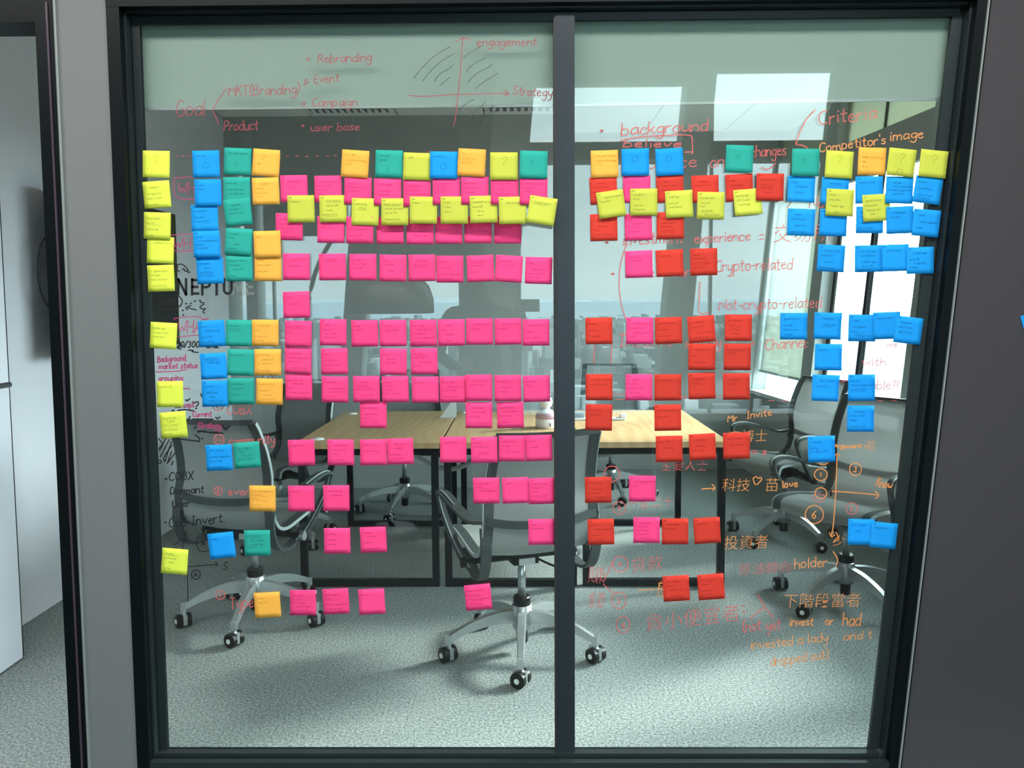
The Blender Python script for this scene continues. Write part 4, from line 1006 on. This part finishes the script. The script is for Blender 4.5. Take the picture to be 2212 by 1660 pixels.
# ---------------------------------------------------------------- marker writing on the glass
RED = mat('marker_dark_red', (.30, .035, .055), .6, alpha=.85); RED2 = mat('marker_red', (.62, .10, .10), .6, alpha=.8); CRIM = mat('marker_crimson', (.36, .03, .12), .6, alpha=.9)
ORG = mat('marker_orange', (.75, .27, .07), .6, alpha=.9); BLK = mat('marker_black', (.006, .006, .007), .5); DGR = mat('marker_dark_grey', (.03, .035, .035), .6, alpha=.8)
VIN = mat('vinyl_black', (.004, .004, .005), .5); VING = mat('vinyl_reflection_grey', (.19, .22, .21), .7, alpha=.55)  # last letters pale: a bright reflected column put into their colour
def g3(off=.0006): return lambda x, y: P(x, y, -off)
def place(st, px, py, ang=0):
    ca, sa = math.cos(R(ang)), math.sin(R(ang))
    return [[(px+a*ca-b*sa, py-(a*sa+b*ca)) for a, b in s_] for s_ in st]
def write(mt, label, parts, w=2.0, mats=None):
    """parts: ('text', x, baseline y, cap height, angle, width) in picture pixels on the glass, or a list of points"""
    st = []; rr = random.Random(len(label)*7+int(w*10))
    for p in parts:
        if isinstance(p[0], str):
            t, x, y, cap = p[:4]; ang = p[4] if len(p) > 4 else 0
            s_, wd = text_strokes(t, cap, .15, .28, rr, 1.1)
            if len(p) > 5 and p[5]: f = p[5]/wd; s_ = [[(a*f, b) for a, b in z] for z in s_]
            st += place(s_, x, y, ang)
        else: st.append(chaikin([tuple(q) for q in p], 2) if len(p) > 2 else [tuple(q) for q in p])
    o = ribbons(st, w, g3()).build('marker_writing', mt, w1); o['label'] = label; return o
def circ(x, y, rx, ry=None, n=14, a0=.4):
    ry = ry or rx; return [(x+rx*math.cos(a0+6.5*k/n), y+ry*math.sin(a0+6.5*k/n)) for k in range(n+1)]
def dot(x, y, r_=3): return [(x-r_, y), (x, y-r_*.5), (x+r_, y), (x, y+r_*.6), (x-r_*.6, y)]
def cjk(t, px, py, size, mt, label, ang=0):    # handwritten-size Chinese characters, left/base point in picture pixels
    cu = bpy.data.curves.new('t', 'FONT'); cu.body = t; cu.size = 1; cu.resolution_u = 2; cu.offset = -.014
    to = bpy.data.objects.new('t', cu); C.objects.link(to); dg = bpy.context.evaluated_depsgraph_get(); me = bpy.data.meshes.new_from_object(to.evaluated_get(dg)); bpy.data.objects.remove(to)
    ca, sa = math.cos(R(ang)), math.sin(R(ang))
    for v in me.vertices:
        a, b = v.co.x*size+v.co.y*size*.12, v.co.y*size; v.co = P(px+a*ca-b*sa, py-(a*sa+b*ca), -.0006)
    me.materials.clear(); o = link('marker_writing', me, mt, w1); o['label'] = label
# left pane, top
write(RED, 'dark red handwriting: Goal, MKT (Branding), Product', [('Goal', 380, 252, 36, 3, 66), [(490, 190), (457, 237), (466, 252), (472, 268)], ('MKT(Branding)', 493, 208, 22, 2, 156), ('Product', 484, 284, 22, 3, 76)])
write(RED, 'dark red list: Rebranding, Event, Campaign, user base', [circ(666, 128, 3), ('Rebranding', 686, 136, 19, 2, 118), circ(662, 176, 4), [(662, 180), (656, 184)], ('Event', 678, 181, 19, 4, 56), circ(656, 224, 3.5), ('Campaign', 674, 230, 18, 1, 100), dot(654, 272, 3), ('user base', 671, 283, 17, 1, 108)])
write(RED, 'dark red axes with engagement and Strategy', [[(1000, 80), (996, 140), (990, 200), (983, 262), (979, 272)], [(984, 91), (1000, 81), (1018, 87)], [(883, 206), (915, 209), (985, 204), (1100, 202)], [(1088, 195), (1102, 202), (1090, 207)], ('engagement', 1029, 99, 18, 0, 132), ('Strategy', 1107, 205, 20, -3, 88)])
Z = lambda *p: [(740+a/4.608, 30+b/4.608) for a, b in p]
write(DGR, 'dark hatching strokes beside the axes', [Z((708, 640), (830, 490), (960, 385), (1075, 325)), Z((798, 668), (900, 540), (1010, 450), (1115, 395)), Z((918, 668), (960, 600), (1060, 550), (1098, 512)), Z((972, 710), (1070, 630)), Z((1200, 440), (1280, 375), (1375, 322)), Z((1232, 580), (1280, 510), (1425, 438)), Z((1245, 685), (1330, 590), (1440, 540), (1490, 498)),
       Z((1320, 748), (1400, 680), (1552, 588)), Z((1150, 1005), (1200, 910), (1315, 848)), Z((1248, 1048), (1330, 960), (1380, 930), (1420, 872)), Z((1330, 1068), (1370, 1010), (1500, 915)), Z((1408, 1088), (1450, 1020), (1540, 950)), Z((1470, 940), (1505, 935))], 1.6)
write(RED, 'row of dark red dashes above the notes', [[(x, 338-(x % 3)), (x+6, 337)] for x in (380, 392, 403, 618, 638, 660, 682, 705, 722)]+[[(x, 328), (x+6, 327)] for x in (923, 945, 970)]+[[(992, 323), (998, 320)], [(1014, 320), (1024, 323)]], 1.8)
write(CRIM, 'boxed crimson WHO, WHY and WHAT', [('WHO', 384, 421, 26, 2, 56), [(374, 388), (378, 384), (430, 382)], [(375, 386), (376, 420), (386, 430), (424, 431)], ('WHY', 374, 541, 26, 2, 56), [(368, 508), (430, 505)], [(372, 541), (400, 544), (426, 541)], ('WHAT', 384, 722, 28, 3, 68), [(376, 692), (376, 687), (432, 683), (438, 692)], [(384, 728), (432, 724)]])
write(BLK, 'black doodles above and below the room name', [[(378, 578), (384, 571), (395, 571), (404, 580), (407, 585)], [(378, 580), (385, 574), (381, 581), (388, 588)], [(394, 583), (398, 580), (399, 587), (404, 584), (405, 589), (411, 588)], circ(367, 652, 27, 17, 18), ('COBX', 346, 660, 12, 2, 34), [(400, 657), (404, 656)], [(411, 656), (414, 655)], [(419, 652), (423, 650)], [(430, 649), (434, 650)],
       [(432, 653), (444, 656), (430, 663), (436, 668), (444, 667)], [(444, 667), (437, 674), (442, 677)], [(424, 670), (401, 664), (413, 660)], [(401, 664), (405, 670)], dot(395, 671, 1.2), dot(396, 681, 1.2), dot(337, 644, 2), dot(330, 669, 1.5)], 2.6)
write(BLK, 'black scribbled numbers 2020/300 with underlines', [[(380, 737), (392, 741), (383, 744), (397, 746), (385, 749)], ('20/300', 382, 751, 13, 0, 50), [(407, 757), (420, 757), (412, 760), (428, 762)], [(382, 752), (391, 755)], ('time.', 444, 752, 8, 0, 30)], 2.6)
write(CRIM, 'crimson words Background, market status, grouping', [('Background.', 340, 783, 13, 3, 64), ('market status', 343, 798, 12, 2, 86), [(337, 804), (380, 803), (404, 799)], ('grouping', 342, 823, 12, 1, 54), [(396, 840), (410, 840)], ('concept', 378, 882, 12, 3, 42), ('Current', 416, 901, 12, 1, 42), ('Strategy', 427, 926, 13, 0, 52)], 2.4)
write(BLK, 'black underlines, tick, question mark and arrows', [[(401, 864), (404, 867), (410, 862)], [(384, 887), (400, 885), (418, 888)], [(416, 868), (419, 872), (426, 867), (430, 872), (424, 879)], dot(424, 883, 1), [(371, 888), (376, 887)], [(416, 906), (460, 906)], [(403, 912), (411, 900)], [(466, 902), (470, 906), (475, 901)], dot(422, 924, 1.5),
       [(427, 934), (440, 932), (455, 936), (481, 936)], [(428, 931), (450, 935), (470, 934)], [(479, 918), (486, 932), (496, 920)], [(481, 918), (487, 928), (494, 921)], [(372, 947), (431, 954)], [(421, 940), (433, 948), (429, 955)], dot(437, 948, 1), [(434, 851), (436, 858)]], 3)
write(BLK, 'black slanting hatch strokes at the left edge', [[(343, 948), (352, 960), (343, 970)], [(358, 948), (344, 975)], [(366, 950), (346, 988)], [(370, 955), (356, 998)], [(372, 962), (352, 990), (355, 996)], [(371, 975), (362, 1000)], [(379, 978), (361, 1002)], [(374, 997), (370, 1005)], circ(345, 998, 3.5)], 2.6)
write(BLK, 'black list: COBX Dormant User, CoB Invert', [dot(359, 1035, 2.2), ('COBX', 365, 1040, 18, 4, 55), ('Dormant', 368, 1069, 16, 3, 74), ('User', 372, 1098, 16, 5, 40), dot(357, 1129, 1.6), ('CoB Invert.', 365, 1141, 20, 6, 124)], 2.4)
write(BLK, 'black arrows with circled A letters and an S', [[(394, 1185), (395, 1164)], [(377, 1178), (388, 1167), (395, 1163), (400, 1166)], ('E', 398, 1160, 10, 20, 10), circ(440, 1173, 17, 20), ('A', 434, 1180, 13), [(396, 1185), (405, 1240), (406, 1300)], [(408, 1225), (440, 1222), (470, 1220)], [(466, 1214), (472, 1220), (467, 1223)], ('S', 481, 1231, 16), circ(423, 1242, 10), ('A', 419, 1246, 9)], 2.0)
write(RED2, 'red list with circled numbers: COBX, community, event, Type', [circ(471, 877, 11), [(468, 877), (478, 878), (470, 884), (464, 874)], ('COBX', 490, 896, 22, 0, 54), circ(473, 950, 11), [(470, 946), (469, 953)], [(476, 946), (476, 953)], ('community', 494, 962, 20, 2, 102), circ(471, 1061, 9), ('5', 468, 1066, 9), ('event', 492, 1070, 17, 0, 62), circ(476, 1286, 10), ('7', 473, 1292, 9), ('Type', 497, 1318, 24, 8, 54)], 2.1)
write(RED, 'short red circled mark above the orange note', [circ(578, 818, 12, 9), [(577, 812), (578, 820)]], 1.6)
# room name in bold vinyl letters
def block(t, x, y, h_, mt, label):
    LT = {'N': (31, [[(4, 0), (4, 34)], [(4, 34), (21, 0)], [(21, 0), (21, 34)]]), 'E': (22, [[(3, 0), (3, 34)], [(3, 31.5), (17, 31.5)], [(3, 17), (15, 17)], [(3, 2.5), (17, 2.5)]]),
          'P': (25, [[(3, 0), (3, 34)], [(3, 31.5), (12, 31.5), (18, 29), (19.5, 24), (18, 19), (12, 16), (3, 16)]]), 'T': (22, [[(9, 0), (9, 34)], [(0, 31.5), (18, 31.5)]]),
          'U': (31, [[(3, 34), (3, 9), (6, 4), (11, 2), (16, 4), (19, 9), (19, 34)]])}
    st = []
    for ch in t:
        wd, ss = LT[ch]
        for s_ in ss: st.append([(x+a*h_/34, y-b*h_/34) for a, b in s_])
        x += wd*h_/34
    o = ribbons(st, h_*.165, g3(.0005)).build('name_lettering', mt, w1); o['label'] = label; return x
xn = block('NEPTU', 381, 637, 34, VIN, 'bold black letters of the room name NEPTUNE, first five')
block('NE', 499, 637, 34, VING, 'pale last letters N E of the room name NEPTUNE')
# right pane
write(RED2, 'red word background with bullet and frame below', [dot(1300, 282, 3.5), dot(1300, 283, 2.5), ('background', 1342, 292, 26, 3, 190), [(1340, 304), (1370, 297), (1420, 293), (1490, 291), (1496, 296), (1496, 332)], ('believe', 1346, 318, 17, 0, 130), [(1496, 328), (1480, 329)]], 2.5)
write(RED2, 'red words influence on changes', [('influence', 1340, 366, 26, 2, 168), ('on', 1534, 362, 26, 6, 34), ('changes', 1622, 340, 24, 4, 78), [(1645, 362), (1660, 368), (1676, 352)]], 2.2)
write(RED2, 'red word Criteria with bracket arrow', [('Criteria', 1768, 270, 30, 6, 130), [(1761, 238), (1742, 256), (1725, 290), (1720, 313)], [(1718, 306), (1721, 314), (1730, 312), (1745, 320)]], 2.4)
write(ORG, "orange-red words Competitor's image", [("Competitor's", 1770, 330, 20, 8, 148), ('image', 1922, 304, 20, 5, 76)], 2.3)
write(RED2, 'red words investment experience', [dot(1311, 524, 3.5), dot(1311, 524, 2), ('investment', 1346, 529, 26, 2, 132), ('experience', 1500, 526, 22, 3, 124), [(1641, 508), (1650, 507)], [(1641, 517), (1650, 516)], ('No', 1748, 450, 24, 0, 34), [(1700, 450), (1712, 432)]], 2.2)
cjk('交易所', 1668, 522, 44, RED2, 'red Chinese characters meaning exchange', 2)
write(RED2, 'red words Crypto-related and Not-crypto-related', [dot(1324, 592, 3.5), dot(1324, 592, 2), ('direct or', 1358, 600, 22, 1, 138), ('Crypto-related', 1546, 588, 26, 2, 168), ('Not-crypto-related', 1554, 672, 24, 2, 222), [(1356, 524), (1342, 560), (1336, 610), (1342, 660), (1352, 690)], [(1512, 610), (1510, 660), (1509, 680), (1532, 676)]], 2.1)
write(RED2, 'red words Income strategy and Channel:', [('Income', 1338, 750, 24, 1, 120), ('strategy', 1480, 752, 24, 2, 80), ('+', 1620, 750, 18), ('Channel:', 1653, 757, 24, 4, 96), [(1285, 725), (1283, 785)], [(1322, 725), (1320, 785)], [(1338, 722), (1358, 722)]], 2.2)
write(RED2, 'red words is, with, able? over the right windows', [('vis', 1912, 750, 12, 0, 28), ('with', 1862, 790, 18, 0, 54), ('able?!', 1880, 842, 20, 0, 62), [(1795, 832), (1830, 822)]], 2.0)
write(RED2, 'thin red line with dashes across the middle', [[(1270, 848), (1400, 856), (1500, 858), (1560, 857)], [(1330, 863), (1480, 862)]]+[[(x, 866-(x % 5)), (x+12, 866)] for x in (1660, 1690, 1850, 1872, 1895, 1925)], 1.4)
write(ORG, 'small orange words Mr. Invite', [('Mr.', 1572, 912, 16, 4, 26), ('Invite', 1614, 905, 15, 8, 56)], 2.0)
cjk('宅博士', 1571, 955, 29, ORG, 'orange Chinese characters below Mr. Invite', 2)
write(RED2, 'red heart and hash sign on the far seat', [('~', 1622, 985, 12, 0, 14), ('#', 1646, 986, 16)], 1.8)
write(ORG, 'orange arrow, heart and the word love', [[(1516, 1057), (1545, 1055)], [(1538, 1047), (1546, 1054), (1540, 1060)], ('~', 1621, 1055, 26, -6, 26), ('love', 1690, 1055, 15, 6, 36)], 2.4)
cjk('科技', 1558, 1060, 31, ORG, 'orange Chinese characters meaning technology', 0); cjk('苗', 1650, 1060, 33, ORG, 'orange Chinese character after the heart', 0)
cjk('投資者', 1562, 1186, 33, ORG, 'orange Chinese characters meaning investor', 2)
cjk('主要人士', 1425, 1016, 26, RED2, 'faded red Chinese characters at the table edge', 0); cjk('一金二十', 1352, 1100, 26, RED2, 'faded red Chinese characters left of the notes', 4)
cjk('貸款', 1362, 1238, 36, RED2, 'red Chinese characters beside the circled four', 8)
cjk('賺', 1266, 1258, 42, RED2, 'red Chinese character at the lower mullion', 0); cjk('錢', 1268, 1312, 40, RED2, 'red Chinese character below the first at the mullion', 0)
write(RED2, 'red circled numbers four, five and six with branches', [circ(1340, 1219, 17), ('4', 1334, 1226, 13), [(1305, 1255), (1318, 1228), (1322, 1214)], [(1303, 1262), (1325, 1284)], circ(1337, 1298, 16, 18), ('5', 1332, 1305, 13), circ(1346, 1350, 15, 18), ('6', 1342, 1358, 14), circ(1338, 1098, 14), ('2', 1334, 1103, 10), circ(1322, 1024, 17, 17)], 2.0)
cjk('一般', 1376, 1292, 40, ORG, 'orange Chinese characters after the circled five', 4)
cjk('貪小便宜者', 1392, 1364, 42, RED2, 'red line of Chinese characters after the circled six', 7)
write(RED2, 'red colon and branching lines', [dot(1606, 1310, 2.4), dot(1607, 1322, 2.4), [(1638, 1286), (1652, 1313)], [(1620, 1338), (1636, 1322), (1652, 1313)], [(1652, 1313), (1672, 1336)]], 2.2)
cjk('原油轉向', 1594, 1242, 29, RED2, 'faded red Chinese characters before the word holder', 3)
write(ORG, 'orange word holder with bracket', [('holder', 1716, 1229, 22, 4, 74), [(1800, 1192), (1811, 1210), (1806, 1224)], [(1800, 1172), (1812, 1164), (1806, 1150)]], 2.2)
cjk('下階段當者', 1690, 1312, 34, ORG, 'orange Chinese characters under the right chair', 1)
write(RED2, 'red words (not yet', [('(not yet', 1604, 1366, 24, 4, 84)], 2.2)
write(ORG, 'orange words invest or had', [('invest', 1706, 1352, 18, 0, 52), ('or', 1782, 1350, 18, 0, 20), ('had', 1820, 1353, 28, 0, 40)], 2.4)
write(ORG, 'orange-red words invested a lady and', [('invested a lady', 1622, 1404, 20, 6, 170), ('and t', 1822, 1384, 18, 4, 64), ('dropped out)', 1664, 1440, 20, 8, 130)], 2.0)
write(ORG, 'orange cross axes with arrows', [[(1808, 985), (1806, 1060), (1800, 1140), (1796, 1158)], [(1801, 988), (1809, 979), (1815, 986)], [(1792, 1152), (1796, 1162), (1803, 1156)], [(1797, 1062), (1840, 1064), (1898, 1070)], [(1890, 1062), (1900, 1070), (1892, 1077)]], 2.4)
write(ORG, 'orange circled numbers around the cross axes', [circ(1848, 1014, 13, 14), ('3', 1843, 1021, 12), circ(1773, 1026, 14, 13), ('1', 1771, 1030, 9), circ(1773, 1066, 13, 12), circ(1759, 1112, 20, 20), ('6', 1753, 1121, 16), circ(1778, 994, 13, 11), ('Know', 1892, 1050, 20, -14, 36), ('Argument -', 1802, 968, 9, 0, 70)], 2.2)
write(RED2, 'faded red circled two right of the axes', [circ(1840, 1099, 13, 13), ('2', 1835, 1105, 11), circ(1769, 1076, 13, 9)], 1.8)
cjk('易', 1868, 972, 24, ORG, 'small orange Chinese character above the axes', 0); cjk('少', 1798, 1178, 26, ORG, 'small orange Chinese character below the axes', 0)
